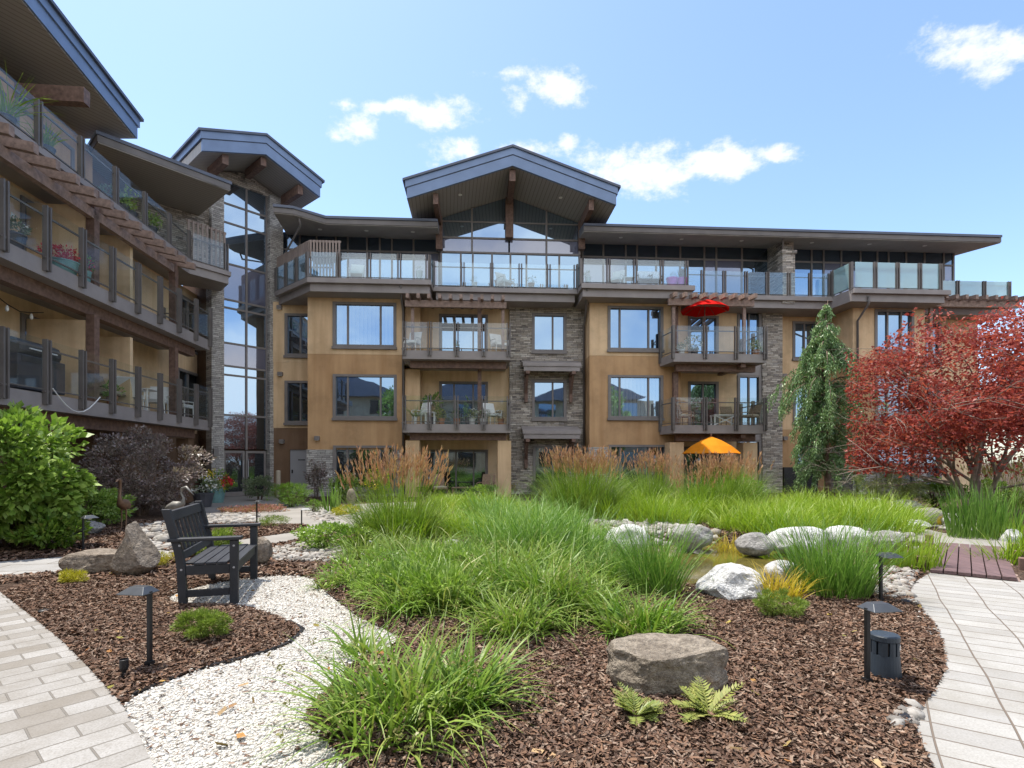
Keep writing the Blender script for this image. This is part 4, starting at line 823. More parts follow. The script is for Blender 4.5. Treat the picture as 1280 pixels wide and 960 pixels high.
# ------------------------------------------------------------------ plants
R4 = np.random.default_rng(21)
def blades(base, phi, L, tilt, droop, w, seg=4, rng=R4, wexp=1.6, keel=0):
    """strap leaves: base (n,3), heading phi, length, first tilt from upright, extra bend, width"""
    n = len(base); s = np.linspace(0, 1, seg+1); p = base.copy(); P = [p]
    hx, hy = np.cos(phi), np.sin(phi)
    for i in range(seg):
        a = tilt+droop*((i+.5)/seg)**1.4; st = (L/seg)[:, None]
        p = p+st*np.stack([np.sin(a)*hx, np.sin(a)*hy, np.cos(a)], 1); P.append(p)
    P = np.stack(P, 1); tw = rng.uniform(-.9, .9, n); side = np.stack([-np.sin(phi+tw), np.cos(phi+tw), rng.uniform(-.3, .3, n)], 1)
    wd = w[:, None]*np.maximum(.08, (1-s[None]**wexp)*(.55+.45*np.minimum(1, s[None]*4)))
    V = np.stack([P-side[:, None]*wd[..., None]/2, P+side[:, None]*wd[..., None]/2], 2)
    b = (np.arange(n)*(seg+1)*2)[:, None]; F_ = np.concatenate([b+np.array([[2*i, 2*i+1, 2*i+3, 2*i+2]]) for i in range(seg)], 0)
    return V.reshape(-1, 3), F_, P
def merge(L):
    V, F_, k = [], [], 0
    for v, f in L: V.append(v); F_.append(f+k); k += len(v)
    return np.concatenate(V), np.concatenate(F_)
def leaves(c, d, size, asp, rng=R4, fold=.25, up=.5):
    """one folded leaf per point: centre c, growing direction d"""
    n = len(c); d = d/(np.linalg.norm(d, axis=1, keepdims=True)+1e-9); a, b = perp(d); r = rng.uniform(0, 6.28, n)[:, None]*(1-up)
    a, b = a*np.cos(r)+b*np.sin(r), b*np.cos(r)-a*np.sin(r); l = (size*rng.uniform(.6, 1.35, n))[:, None]; w = l*asp/2
    f = b*l*fold*rng.uniform(-.3, 1, n)[:, None]
    V = np.stack([c, c+d*l*.45-a*w+f, c+d*l-b*l*.12, c+d*l*.45+a*w+f], 1).reshape(-1, 3)
    return V, np.arange(n*4).reshape(n, 4)
def disc(n, r, rng=R4, sq=1): a = rng.uniform(0, 6.283, n); q = r*np.sqrt(rng.uniform(0, 1, n)); return np.stack([q*np.cos(a), q*np.sin(a)*sq, np.zeros(n)], 1), a
def clump(x, y, r, h, n, w, mat, tilt=(.05, .5), droop=(.4, 1.4), seg=4, z=None, sq=1, rng=R4, lean=None, wexp=1.6, hv=(.5, 1.15), pn=1.05):
    b, a = disc(n, r, rng, sq); q = np.hypot(b[:, 0], b[:, 1]/sq)/max(r, 1e-6); b += (x, y, 0); b[:, 2] = (gz(b[:, 0], b[:, 1]) if z is None else z)-.02
    phi = a+rng.normal(0, pn, n)
    t = tilt[0]+(tilt[1]-tilt[0])*q*rng.uniform(.3, 1.2, n); dr = rng.uniform(*droop, n); L = h*rng.uniform(*hv, n)
    V, F_, P = blades(b, phi, L, t, dr, w*rng.uniform(.6, 1.3, n), seg, rng, wexp); return V, F_, P
GR = {}
GR['strap'] = leaf('strap_leaf_green', [(.045, .13, .008), (.10, .23, .014), (.16, .31, .025), (.24, .38, .05), (.08, .19, .015), (.13, .27, .02), (.36, .36, .10)], .30)
GR['fine'] = leaf('fine_grass_green', [(.06, .14, .015), (.12, .23, .025), (.18, .30, .045), (.25, .36, .08), (.10, .20, .022), (.36, .36, .12)], .30)
GR['lime'] = leaf('lime_sedge', [(.12, .23, .008), (.20, .34, .012), (.30, .43, .025), (.15, .27, .012), (.24, .38, .02), (.36, .40, .06)], .35)
GR['yellow'] = leaf('yellow_grass', [(.38, .30, .02), (.55, .42, .03), (.62, .50, .06), (.46, .30, .04)], .35)
GR['reed'] = leaf('reed_green', [(.06, .16, .02), (.11, .24, .03), (.17, .31, .05), (.25, .36, .085)], .30)
GR['rust'] = leaf('rust_plume', [(.40, .17, .09), (.52, .22, .13), (.60, .36, .21), (.42, .20, .14), (.50, .36, .18)], .3)
GR['seed'] = leaf('tan_seed_heads', [(.26, .24, .08), (.34, .30, .12), (.20, .22, .07)], .25)
GR['shrub'] = leaf('broad_green_leaf', [(.10, .20, .02), (.17, .30, .03), (.26, .39, .06), (.40, .52, .13)], .30, .12)
GR['purple'] = leaf('purple_leaf', [(.16, .10, .11), (.24, .15, .145), (.34, .25, .23), (.13, .09, .105), (.37, .34, .27)], .2, .2)
GR['maple'] = leaf('red_maple_leaf', [(.22, .036, .040), (.37, .065, .056), (.50, .11, .078), (.60, .18, .115), (.29, .055, .052)], .5, .06, 1.0)
GR['cedar'] = leaf('blue_green_cedar', [(.085, .175, .075), (.145, .26, .105), (.21, .34, .135), (.30, .42, .18)], .25)
GR['mugo'] = leaf('dark_conifer', [(.06, .14, .018), (.11, .22, .022), (.17, .29, .035), (.24, .37, .05)], .2); GR['grey'] = leaf('grey_green_leaf', [(.10, .145, .07), (.16, .21, .11), (.24, .29, .17)], .25)
GR['spruce'] = leaf('blue_spruce', [(.06, .11, .14), (.10, .16, .20), (.15, .22, .27)], .15); GR['gold'] = leaf('gold_conifer', [(.40, .34, .02), (.55, .46, .03), (.62, .55, .07), (.30, .30, .03)], .3)
GR['juniper'] = leaf('lime_juniper', [(.15, .22, .03), (.24, .32, .05), (.33, .40, .08), (.12, .18, .03)], .3); GR['pinkfl'] = leaf('pink_flower', [(.42, .14, .16), (.55, .22, .24), (.30, .22, .10), (.22, .18, .08)], .3)
GR['yfl'] = leaf('yellow_flower', [(.65, .48, .02), (.75, .6, .06)], .3); GR['wfl'] = leaf('white_flower', [(.7, .7, .66), (.8, .78, .74)], .3); GR['rfl'] = leaf('red_flower', [(.6, .02, .03), (.7, .06, .08)], .3)
GR['fern'] = leaf('golden_fern', [(.20, .25, .05), (.33, .35, .08), (.13, .20, .04), (.40, .38, .12)], .3); GR['vari'] = leaf('variegated_grass', [(.35, .40, .18), (.50, .52, .28), (.25, .32, .10)], .3)
def grassthing(name, px, py, r, h, n, w, mat, label, cat='grass', dy=0, group=None, **k):
    x, y = g(px, py); y2 = y+dy; x = x*y2/y
    V, F_, P = clump(x, y2, r, h, n, w, mat, **k); o = npmesh(name, V, F_, GR[mat]); tag(o, label, cat, group); return o, P
def plumes(par, P, n, L, w, mat, rng=R4, up=.9):
    """feathery heads at the tips of n stalks"""
    i = rng.choice(len(P), min(n, len(P)), replace=False); tip = P[i, -1]; d = P[i, -1]-P[i, -2]; d /= np.linalg.norm(d, axis=1, keepdims=True); d[:, 2] += .6; d /= np.linalg.norm(d, axis=1, keepdims=True)
    k = 9; t = np.repeat(rng.uniform(-.7, .35, (len(i), k)), 1).reshape(-1)[:, None]; c = np.repeat(tip, k, 0)+np.repeat(d, k, 0)*t*L
    dd = np.repeat(d, k, 0)+rng.normal(0, .17, (len(c), 3)); V, F_ = leaves(c, dd, np.full(len(c), L*.42), .16, rng); return npmesh('plumes', V, F_, GR[mat], par)
def stalky(name, px, py, r, h, n, label, group, dy=0, hp=1.5, npl=260, wl=.012, mat='strap', pm='rust', sq=.7, rng=R4, Lp=.30, tl=.40):
    x, y = g(px, py); y2 = y+dy; x *= y2/y; root = empty(name, (x, y2, gnd(x, y2)), label, 'grass', group)
    V, F_, P = clump(x, y2, r, h, n, wl, mat, tilt=(.02, tl+.25), droop=(.3, 1.3), sq=sq); npmesh('leaves', V, F_, GR[mat], root)
    V, F_, P = clump(x, y2, r*.7, hp, npl, .007, mat, tilt=(.02, tl), droop=(.0, .22), sq=sq, hv=(.72, 1.0), wexp=6, seg=3); npmesh('stalks', V, F_, GR['lime'] if pm == 'rust' else GR['seed'], root); plumes(root, P, npl, Lp, .03, pm); return root
def blobcloud(n, cx, cy, cz, rx, ry, rz, rng=R4, nb=26, br=.36, shell=.55, zcut=None):
    """leaf points gathered in clumps through an uneven crown"""
    d = rng.normal(0, 1, (nb, 3)); d /= np.linalg.norm(d, axis=1, keepdims=True); q = rng.uniform(shell, 1, nb)[:, None]; bc = d*q; bs = br*rng.uniform(.5, 1.25, nb)
    i = rng.integers(0, nb, n); e = rng.normal(0, 1, (n, 3)); e /= np.linalg.norm(e, axis=1, keepdims=True); p = bc[i]+e*(bs[i]*rng.uniform(.35, 1, n)**.6)[:, None]; dd = e+bc[i]*.8
    c = p*np.array([rx, ry, rz])+np.array([cx, cy, cz]); k = c[:, 2] > (zcut if zcut is not None else -1e9); return c[k], dd[k]
# the mass of long strap leaves in the middle
def mass(name, pts, n_per, h, w, mat, rr, **k):
    L, PP = [], []
    for px, py in pts:
        x, y = g(px, py); hh = h*R4.uniform(.55, 1.35); v, f, p = clump(x, y, rr*R4.uniform(.8, 1.2), hh, n_per, w, mat, **k); L.append((v, f)); PP.append(p)
    V, F_ = merge(L); return npmesh(name, V, F_, GR[mat]), PP
def px_fill(poly, n, rng=R4, ymin=9):
    xs_, ys_ = [p[0] for p in poly], [p[1] for p in poly]; out = []
    while len(out) < n:
        a, b = rng.uniform(min(xs_), max(xs_)), rng.uniform(min(ys_), max(ys_))
        if inside([tuple(map(float, p)) for p in poly], np.array([a]), np.array([b]))[0]: out.append((a, b))
    return out
o, PP = mass('strap_leaf_ground_cover', px_fill([(452, 748), (500, 722), (560, 712), (650, 716), (735, 722), (752, 768), (720, 792), (640, 796), (570, 790), (500, 772)], 31), 230, .56, .021, 'strap', .24, tilt=(.05, 1.2), droop=(.3, 2.2), seg=5, hv=(.35, 1.25))
tag(o, kind='stuff')
i = [(p[R4.choice(len(p), 16, replace=False)]) for p in PP]; tips = np.concatenate([q[:, 2+k] for q in i for k in (0, 1)]); c = np.repeat(tips, 6, 0)+R4.normal(0, .018, (len(tips)*6, 3)); c[:, 2] += .03
V, F_ = leaves(c, R4.normal(0, 1, c.shape), np.full(len(c), .022), .6); tag(npmesh('seed_heads', V, F_, GR['seed']), kind='stuff')
o, PP = mass('feathery_ground_cover', px_fill([(405, 728), (440, 702), (480, 690), (560, 690), (700, 694), (735, 716), (640, 712), (560, 708), (500, 720), (452, 744)], 27), 210, .46, .017, 'fine', .26, tilt=(.05, 1.2), droop=(.3, 2.2), hv=(.35, 1.25)); tag(o, kind='stuff')
o, PP = mass('lime_meadow', px_fill([(470, 682), (500, 640), (560, 622), (640, 622), (690, 645), (740, 676), (745, 700), (700, 694), (560, 690)], 46), 230, .60, .018, 'lime', .46, tilt=(.05, .8), droop=(.4, 1.7)); tag(o, kind='stuff')
o, PP = mass('tall_meadow_grass', px_fill([(585, 690), (600, 655), (650, 648), (720, 668), (750, 695), (730, 712), (650, 704)], 24), 190, .84, .015, 'reed', .34, tilt=(.03, .7), droop=(.3, 1.6), hv=(.4, 1.2)); tag(o, kind='stuff')
o, PP = mass('sedge_bank', px_fill([(905, 668), (925, 642), (970, 628), (1040, 632), (1090, 640), (1128, 655), (1125, 668), (1050, 666), (960, 672)], 52), 230, .66, .018, 'lime', .55, tilt=(.05, .7), droop=(.3, 1.3)); tag(o, kind='stuff')
o, PP = mass('green_bank', px_fill([(745, 652), (780, 632), (860, 630), (905, 640), (900, 664), (850, 660), (790, 656)], 18), 300, .72, .016, 'lime', .46, tilt=(.05, .6), droop=(.3, 1.2)); tag(o, kind='stuff')
Ls = []
for px, py in px_fill([(408, 742), (430, 712), (500, 700), (570, 712), (640, 742), (600, 780), (500, 770)], 20):
    x, y = g(px, py); c, d = blobcloud(420, x, y, gnd(x, y)+.16, .24, .2, .19, nb=14, br=.5); d[:, 2] += .5; Ls.append(leaves(c, d, np.full(len(c), .085), .22, up=.3))
V, F_ = merge(Ls); tag(npmesh('leafy_ground_cover', V, F_, GR['shrub']), kind='stuff')
# single clumps
def spiderwort(px, py, r, h, n, label, **k):
    x, y = g(px, py); root = empty('spiderwort', (x, y, gnd(x, y)), label, 'plant')
    V, F_, P = clump(x, y, r, h, n, .023, 'strap', tilt=(.1, 1.1), droop=(.2, 2.0), seg=6, hv=(.35, 1.2), **k); npmesh('leaves', V, F_, GR['strap'], root)
    j = R4.choice(len(P), n//9, replace=False); t = P[j, 5]; c = np.repeat(t, 12, 0)+R4.normal(0, .014, (len(t)*12, 3)); c[:, 2] += .02; V, F_ = leaves(c, R4.normal(0, 1, c.shape), np.full(len(c), .018), .7); npmesh('flower_buds', V, F_, GR['seed'], root)['kind'] = 'stuff'; return root
spiderwort(508, 900, .40, .54, 520, 'large sprawling strap leaved plant spilling over the white gravel, front', sq=1.0)
spiderwort(575, 880, .24, .45, 260, 'smaller strap leaved clump joined to the right of the large front one')
spiderwort(452, 820, .10, .42, 60, 'wispy strap leaved shoots arching over the gravel edge')
spiderwort(800, 795, .30, .46, 520, 'low strap leaved clump right of the green mass, behind the foreground boulder')
grassthing('water_reed', 818, 745, .26, .95, 480, .011, 'reed', 'tall fine reed clump on the near pond bank, left of the big white boulder', tilt=(.02, .55), droop=(.2, .9))
grassthing('water_reed', 765, 735, .2, .62, 220, .011, 'reed', 'shorter reed clump at the left tip of the pond', tilt=(.02, .5), droop=(.2, .9))
grassthing('reed_clump', 1040, 745, .36, .92, 760, .012, 'reed', 'dense upright reed clump between the pond and the two right path lights', tilt=(.02, .55), droop=(.2, .8))
grassthing('reed_clump', 1136, 712, .42, .60, 300, .016, 'lime', 'pale lime reeds crowding the left bridge posts', tilt=(.02, .35), droop=(.1, .6), sq=.6)
grassthing('yellow_grass', 914, 684, .22, .66, 300, .016, 'yellow', 'golden yellow grass tuft across the pond', dy=.5, tilt=(.02, .6), droop=(.2, 1))
grassthing('yellow_grass', 972, 752, .20, .42, 210, .014, 'yellow', 'yellow grass tuft behind the lime juniper by the pond', tilt=(.05, .7), droop=(.3, 1.3)); grassthing('yellow_grass', 750, 700, .3, .35, 170, .014, 'yellow', 'yellowish tuft at the water edge behind the strap leaf mass', tilt=(.05, .7), droop=(.3, 1.3)); 
grassthing('grass_tuft', 905, 747, .07, .30, 34, .014, 'reed', 'small dark grass tuft against the front of the big white boulder', tilt=(.1, .8), droop=(.1, .6))
grassthing('iris', 415, 640, .20, .95, 60, .04, 'reed', 'upright sword leaved iris beside the walkway', 'plant', tilt=(.02, .25), droop=(.0, .3))
grassthing('horsetail', 1228, 672, .62, 1.05, 520, .016, 'reed', 'stand of upright reeds around the maple trunk', 'reed', tilt=(.0, .25), droop=(.0, .35), sq=.6, wexp=5); grassthing('horsetail', 1275, 676, .3, .8, 240, .02, 'lime', 'leafy reeds at the right edge behind the bridge', 'reed', tilt=(.02, .4), droop=(.1, .7)); grassthing('sword_grass', 1268, 708, .3, .7, 200, .02, 'lime', 'arching grass right of the far bridge posts', 'grass', tilt=(.05, .6), droop=(.2, 1), dy=.3)
GP = 'tall ornamental grasses in front of the building'
stalky('fountain_grass', 495, 686, .62, 1.12, 1300, 'big mounded fountain grass with rusty plumes left of the meadow', GP, dy=.7, hp=1.62, npl=190, tl=.42, Lp=.30)
stalky('feather_reed_grass', 730, 652, .80, 1.55, 2100, 'widest rusty plumed grass, in front of the stone bay', GP, dy=.6, hp=1.72, npl=300, tl=.34); stalky('feather_reed_grass', 815, 642, .55, 1.35, 1300, 'rusty plumed grass below the right bay ground floor window', GP, dy=.6, hp=1.7, npl=130, tl=.28)
stalky('feather_reed_grass', 905, 648, .75, 1.45, 1900, 'rusty plumed grass below the orange parasol', GP, dy=.6, hp=1.6, npl=200, tl=.36); stalky('feather_reed_grass', 868, 648, .6, 1.15, 700, 'greener grass with few plumes left of the orange parasol', GP, dy=.3, hp=1.3, npl=50); stalky('feather_reed_grass', 1262, 640, .8, .9, 500, 'tan plumed grass behind the maple at the right edge', GP, dy=1, hp=1.5, npl=160, pm='seed')
# ---- leafy shrubs
def stems(root, x, y, z0, n, h, spread, r, mat='bark', name='stems'):
    m = MB()
    for i in range(n):
        a = R4.uniform(0, 6.28); s = spread*R4.uniform(.3, 1); t = R4.uniform(.7, 1); m.tube([(x+.06*math.cos(a), y+.06*math.sin(a), z0-.05), (x+s*.4*math.cos(a), y+s*.4*math.sin(a), z0+h*.45*t), (x+s*math.cos(a+.2), y+s*math.sin(a+.2), z0+h*.9*t)], [r, r*.7, r*.25], 6)
    m.build(name, M[mat], root, smooth=True)
def shrub(name, px, py, w, h, n, size, asp, mat, label, cat='shrub', depth=.8, dy=0, up=.3, nb=30, br=.36, stem=4, extra=None, droop=0, shell=.5, group=None):
    x, y = g(px, py); y2 = y+dy; x *= y2/y; z0 = gnd(x, y2) if abs(x) < 20 else 0; root = empty(name, (x, y2, z0), label, cat, group)
    c, d = blobcloud(n, x, y2, z0+h*.5, w/2*.82, w/2*depth*.82, h/2*.80, nb=nb, br=br, zcut=z0+.01, shell=shell); d[:, 2] += .35-droop
    V, F_ = leaves(c, d, np.full(len(c), size), asp, up=up); npmesh('foliage', V, F_, GR[mat], root)
    if stem: stems(root, x, y2, z0, stem, h*.8, w*.3, .018 if w < 1.5 else .03)
    if extra:
        em, en, es = extra; c, d = blobcloud(en, x, y2, z0+h*.62, w/2*.92, w/2*depth*.92, h/2*.80, nb=nb, br=br, shell=.85, zcut=z0+h*.35); V, F_ = leaves(c, R4.normal(0, 1, c.shape), np.full(len(c), es), .8); npmesh('flowers', V, F_, GR[em], root)['kind'] = 'stuff'
    return root
shrub('broadleaf_shrub', 14, 692, 2.35, 2.45, 7500, .125, .66, 'shrub', 'big bright green broad leaved shrub at the left edge', dy=.25, nb=70, br=.26, stem=7, droop=.5, shell=.6)
shrub('purple_leaf_shrub', 178, 656, 3.75, 2.4, 16000, .062, .6, 'purple', 'wide dark purple leaved shrub under the left wing', dy=1.7, nb=90, br=.22, stem=9, shell=.6)
shrub('blue_spruce', 90, 640, 1.0, 2.35, 5000, .07, .16, 'spruce', 'small blue conifer between the green and the purple shrubs', dy=.4, nb=40, br=.25, stem=1)
shrub('leafy_perennial', 108, 660, 2.0, .95, 3600, .09, .4, 'shrub', 'fern like green plants at the foot of the purple shrub', 'plant', nb=34, br=.28, stem=0, droop=.3); shrub('leafy_perennial', 60, 690, 1.2, .55, 1500, .09, .5, 'strap', 'low leafy plants under the big green shrub', 'plant', stem=0)
shrub('mugo_pine', 364, 634, 1.75, .86, 6500, .075, .12, 'mugo', 'rounded bright green dwarf pine by the entrance walk', nb=60, br=.22, up=0); shrub('grey_shrub', 325, 630, 1.55, 1.05, 3600, .06, .45, 'grey', 'soft grey green shrub in front of the entrance doors', dy=1.5, nb=40, br=.25)
shrub('pink_sedum', 322, 640, 2.4, .22, 3000, .05, .6, 'pinkfl', 'low mat of pink flowering ground cover before the dwarf pine', 'plant', depth=.5, stem=0); shrub('dwarf_shrub', 393, 640, .62, .42, 1100, .04, .4, 'mugo', 'tiny round green shrub on the pebbles by the iris'); shrub('yellow_perennial', 433, 644, .95, .32, 1200, .05, .5, 'gold', 'low yellow green mound right of the iris', 'plant', stem=0)
shrub('purple_sapling', 395, 626, .9, 1.6, 1500, .07, .6, 'purple', 'slim purple leaved bush in front of the stone base', dy=.6); shrub('flowering_shrub', 432, 628, 1.3, 1.1, 2200, .07, .5, 'shrub', 'loose green shrub with white blooms below the left bay window', dy=.4, extra=('wfl', 120, .06)); shrub('flowering_shrub', 470, 628, 1.0, 1.2, 1700, .07, .5, 'strap', 'green shrub with yellow blooms behind the fountain grass', dy=.2, extra=('yfl', 260, .06))
shrub('yellow_shrub', 637, 618, .85, .72, 1400, .06, .5, 'gold', 'round yellow flowering bush at the foot of the ground floor column', dy=0, extra=('yfl', 300, .05)); shrub('cotoneaster', 405, 690, .95, .5, 2300, .045, .6, 'shrub', 'low spreading green shrub above the pebbles, right of the bench', nb=30, extra=('wfl', 60, .02)); shrub('cotoneaster', 445, 694, .75, .45, 1600, .045, .6, 'strap', 'low green shrub touching the tree stump')
shrub('lime_juniper', 256, 803, .56, .24, 5200, .034, .16, 'juniper', 'low lime green juniper on the mulch in front of the bench', nb=46, br=.2, stem=2, depth=.7, up=0); shrub('lime_juniper', 976, 778, .60, .27, 4200, .034, .16, 'juniper', 'low lime juniper on the mulch right of the pond', nb=40, br=.2, stem=2, up=0); shrub('lime_juniper', 343, 660, .75, .26, 1800, .04, .2, 'juniper', 'flat juniper between the two far path lights', stem=0)
shrub('gold_conifer', 94, 732, .42, .17, 2200, .034, .15, 'gold', 'flat golden tuft in front of the low brown boulder', nb=24, stem=0, depth=.6, up=0); shrub('gold_conifer', 204, 711, .38, .2, 1300, .034, .15, 'gold', 'golden tuft between the pointed boulder and the bench', nb=18, stem=0, up=0); shrub('green_perennial', 262, 705, 1.0, .42, 2600, .06, .25, 'juniper', 'bright green grassy plants seen under the bench arm', 'plant', stem=0, dy=.5)
shrub('boxwood', 1168, 640, 2.2, 1.0, 6500, .05, .55, 'mugo', 'wide dark green shrub behind the lichen covered boulder', nb=60, br=.22, dy=1); shrub('variegated_mound', 1112, 642, 1.9, 1.35, 3600, .16, .08, 'vari', 'pale variegated weeping mound right of the weeping conifer', dy=1, droop=1.1, stem=0); shrub('boxwood', 1240, 640, 1.5, 1.0, 3600, .05, .55, 'shrub', 'bright green shrub behind the maple trunk', dy=.6); shrub('boxwood', 930, 640, 1.3, 1.15, 3000, .05, .55, 'mugo', 'dark round shrub right of the plumed grass below the orange parasol', dy=1.2); shrub('boxwood', 778, 640, 1.1, 1.0, 2200, .05, .55, 'mugo', 'dark leafy bush between two plumed grasses below the right bay', dy=1.4)
shrub('hedge_plant', 545, 622, 1.6, .55, 1800, .07, .5, 'strap', 'low green plants before the wicker chair with its back to the left column', dy=-.6); shrub('hedge_plant', 600, 624, 1.7, .6, 1800, .07, .5, 'shrub', 'low green plants before the right wicker chair on the ground floor', dy=-.9); shrub('grey_shrub', 676, 624, 1.2, .8, 1500, .06, .5, 'grey', 'grey green bush against the stone bay', dy=1)
# ferns at the very front
def fern(px, py, n, L, label, dy=0):
    x, y = g(px, py); Ls = []; 
    for i in range(n):
        a = R4.uniform(0, 6.28); l = L*R4.uniform(.7, 1.1); t0 = R4.uniform(.4, 1.0); k = 14; s = np.linspace(.12, 1, k); th = t0+s*.7
        px_, pz = np.cumsum(np.sin(th))*l/k, np.cumsum(np.cos(th))*l/k; c = np.stack([x+px_*math.cos(a), y+px_*math.sin(a), gnd(x, y)+pz], 1); tan = np.gradient(c, axis=0); tan /= np.linalg.norm(tan, axis=1, keepdims=True)
        sd_ = np.array([-math.sin(a), math.cos(a), .1]); sz = l*.26*np.sin(np.pi*np.clip(s*.92+.06, 0, 1))**.8
        for sg in (-1, 1): Ls.append(leaves(c, sg*sd_*1.0+tan*.6, sz, .34, up=1, fold=.1))
        Ls.append(leaves(c[:-1], tan[:-1], np.full(k-1, l/k*1.6), .15, up=1))
    V, F_ = merge(Ls); return tag(npmesh('fern', V, F_, GR['fern']), label, 'fern')
fern(795, 905, 22, .20, 'flat golden fern on the mulch in front of the boulder, left one'); fern(886, 902, 18, .26, 'upright golden fern at the right foot of the foreground boulder')
# ---- weeping conifer
def weeping(px, py, h, w, label):
    x, y = g(px, py); root = empty('weeping_conifer', (x, y, gnd(x, y)), label, 'tree'); m = MB(); lean = .12
    tp_ = [(x+.02*math.sin(i*1.3)+(.10 if i == 9 else 0)-.06*i/9, y, .0+h*i/9) for i in range(10)]; m.tube(tp_, [.12*(1-i/9.6) for i in range(10)], 8); m.build('trunk', M['bark'], root, smooth=True)
    C, Dr, S = [], [], []; mb = MB()
    for i in range(125):
        t = R4.uniform(.02, .99)**.9; z = h*(.13+.86*t); a = R4.uniform(0, 6.28); pr = np.interp(t, [0, .12, .35, .48, .56, .66, .78, .9, 1], [.50, .56, .46, .60, 1.0, .58, .34, .14, .04]); l = w/2*pr*R4.uniform(.6, 1.25)
        n = 9; s = np.linspace(0, 1, n); bx = x-.06*t+np.cos(a)*l*s; by = y+np.sin(a)*l*s; bz = z+l*(.26*np.sin(s*2.4)-.55*s**2.4)
        mb.tube([(bx[j], by[j], bz[j]) for j in range(0, n, 2)], [.03*(1-j/n)+.004 for j in range(0, n, 2)], 5)
        for j in range(1, n):
            for q in range(6 if t < .8 else 3 if t < .9 else 1):
                ln = R4.uniform(.25, .75)*(.30+.75*pr)*(.6+.6*s[j]); kk = max(5, int(ln*26)); u = np.linspace(0, 1, kk); ox, oy = R4.normal(0, .055, 2)
                px2 = bx[j]+ox+np.cos(a)*.09*u+R4.normal(0, .018, kk); py2 = by[j]+oy+np.sin(a)*.09*u+R4.normal(0, .018, kk); pz2 = bz[j]-ln*u; ok = pz2 > .12
                C.append(np.stack([px2, py2, pz2], 1)[ok]); d = np.stack([R4.normal(0, .6, kk), R4.normal(0, .6, kk), np.full(kk, -1.)], 1); Dr.append(d[ok])
    mb.build('branches', M['bark'], root, smooth=True); C = np.concatenate(C); Dr = np.concatenate(Dr); V, F_ = leaves(C, Dr, np.full(len(C), .115), .30); npmesh('crown', V, F_, GR['cedar'], root); return root
weeping(1034, 627, 7.3, 3.9, 'tall weeping conifer with drooping sprays in front of the third bay')
# ---- red maple
def maple(px, py, label):
    x, y = g(px, py); root = empty('japanese_maple', (x, y, gnd(x, y)), label, 'tree'); m = MB(); C, Dr = [], []
    def limb(p, d, l, r, dep):
        n = 5; pts = [Vector(p)]; dv = Vector(d).normalized()
        for i in range(n): dv = (dv+Vector((R4.normal(0, .13), R4.normal(0, .13), .02 if dep < 2 else -.02))).normalized(); pts.append(pts[-1]+dv*l/n)
        m.tube(pts, [r*(1-.55*i/n) for i in range(n+1)], 7 if dep < 2 else 5)
        if dep >= 2:
            for q in range(3):
                e = pts[2+q]; k = 1
                C.append(np.array(e)); Dr.append(np.array(dv))
        if dep < 4:
            for q in range(3 if dep < 3 else 3):
                a = R4.uniform(0, 6.28); o_ = dv.orthogonal().normalized(); o_.rotate(__import__('mathutils').Quaternion(dv, a)); nd = (dv*.75+o_*R4.uniform(.5, .95)); nd.z *= .62; nd.z += .12 if dep < 2 else 0; limb(pts[-1 if q == 0 else int(R4.integers(2, n+1))], nd, l*R4.uniform(.62, .82), r*.5, dep+1)
    z0 = gnd(x, y)-.05
    for a, t, l, r in ((2.9, .42, 2.2, .08), (2.3, .22, 2.4, .08), (.7, .28, 2.4, .09), (.1, .5, 2.2, .075), (4.4, .35, 2.1, .07), (3.4, .55, 2.0, .06), (1.6, .12, 2.6, .08)):
        limb((x+.07*math.cos(a), y+.07*math.sin(a), z0), (math.sin(t)*math.cos(a), math.sin(t)*math.sin(a), math.cos(t)), l, r, 0)
    m.build('trunk', M['barkgrey'], root, smooth=True)
    C = np.array(C); 
    # flattened tiers of foliage that fill the spreading crown
    nb = 210; th = R4.uniform(0, 6.28, nb); q = np.sqrt(R4.uniform(.02, 1, nb)); zz = R4.uniform(0, 1, nb); rr = np.interp(zz, [0, .2, .45, .75, 1], [2.0, 2.55, 2.45, 1.8, .6]); B_ = np.stack([x+.55+q*rr*np.cos(th)+.35*zz, y+q*rr*.85*np.sin(th), 1.35+zz*4.55-q*.45], 1); C = np.concatenate([C[(C[:, 2] > 1.2)], B_])
    i = R4.integers(0, len(C), 54000); e = R4.normal(0, 1, (len(i), 3))*np.array([.26, .26, .085]); p = C[i]+e; p[:, 2] -= (e[:, 0]**2+e[:, 1]**2)*.55; d = np.stack([e[:, 0]*3, e[:, 1]*3, R4.normal(-.35, .35, len(i))], 1)
    k = (p[:, 2] > 1.1) & ((p[:, 0] > x-2.4) & (np.hypot(p[:, 0]-x-.6, p[:, 1]-y) < 3.5)) & (p[:, 2] < 6.1); V, F_ = leaves(p[k], d[k], np.full(int(k.sum()), .105), .5, fold=.15); npmesh('crown', V, F_, GR['maple'], root); return root
maple(1222, 645, 'wide spreading red leaved maple at the right')
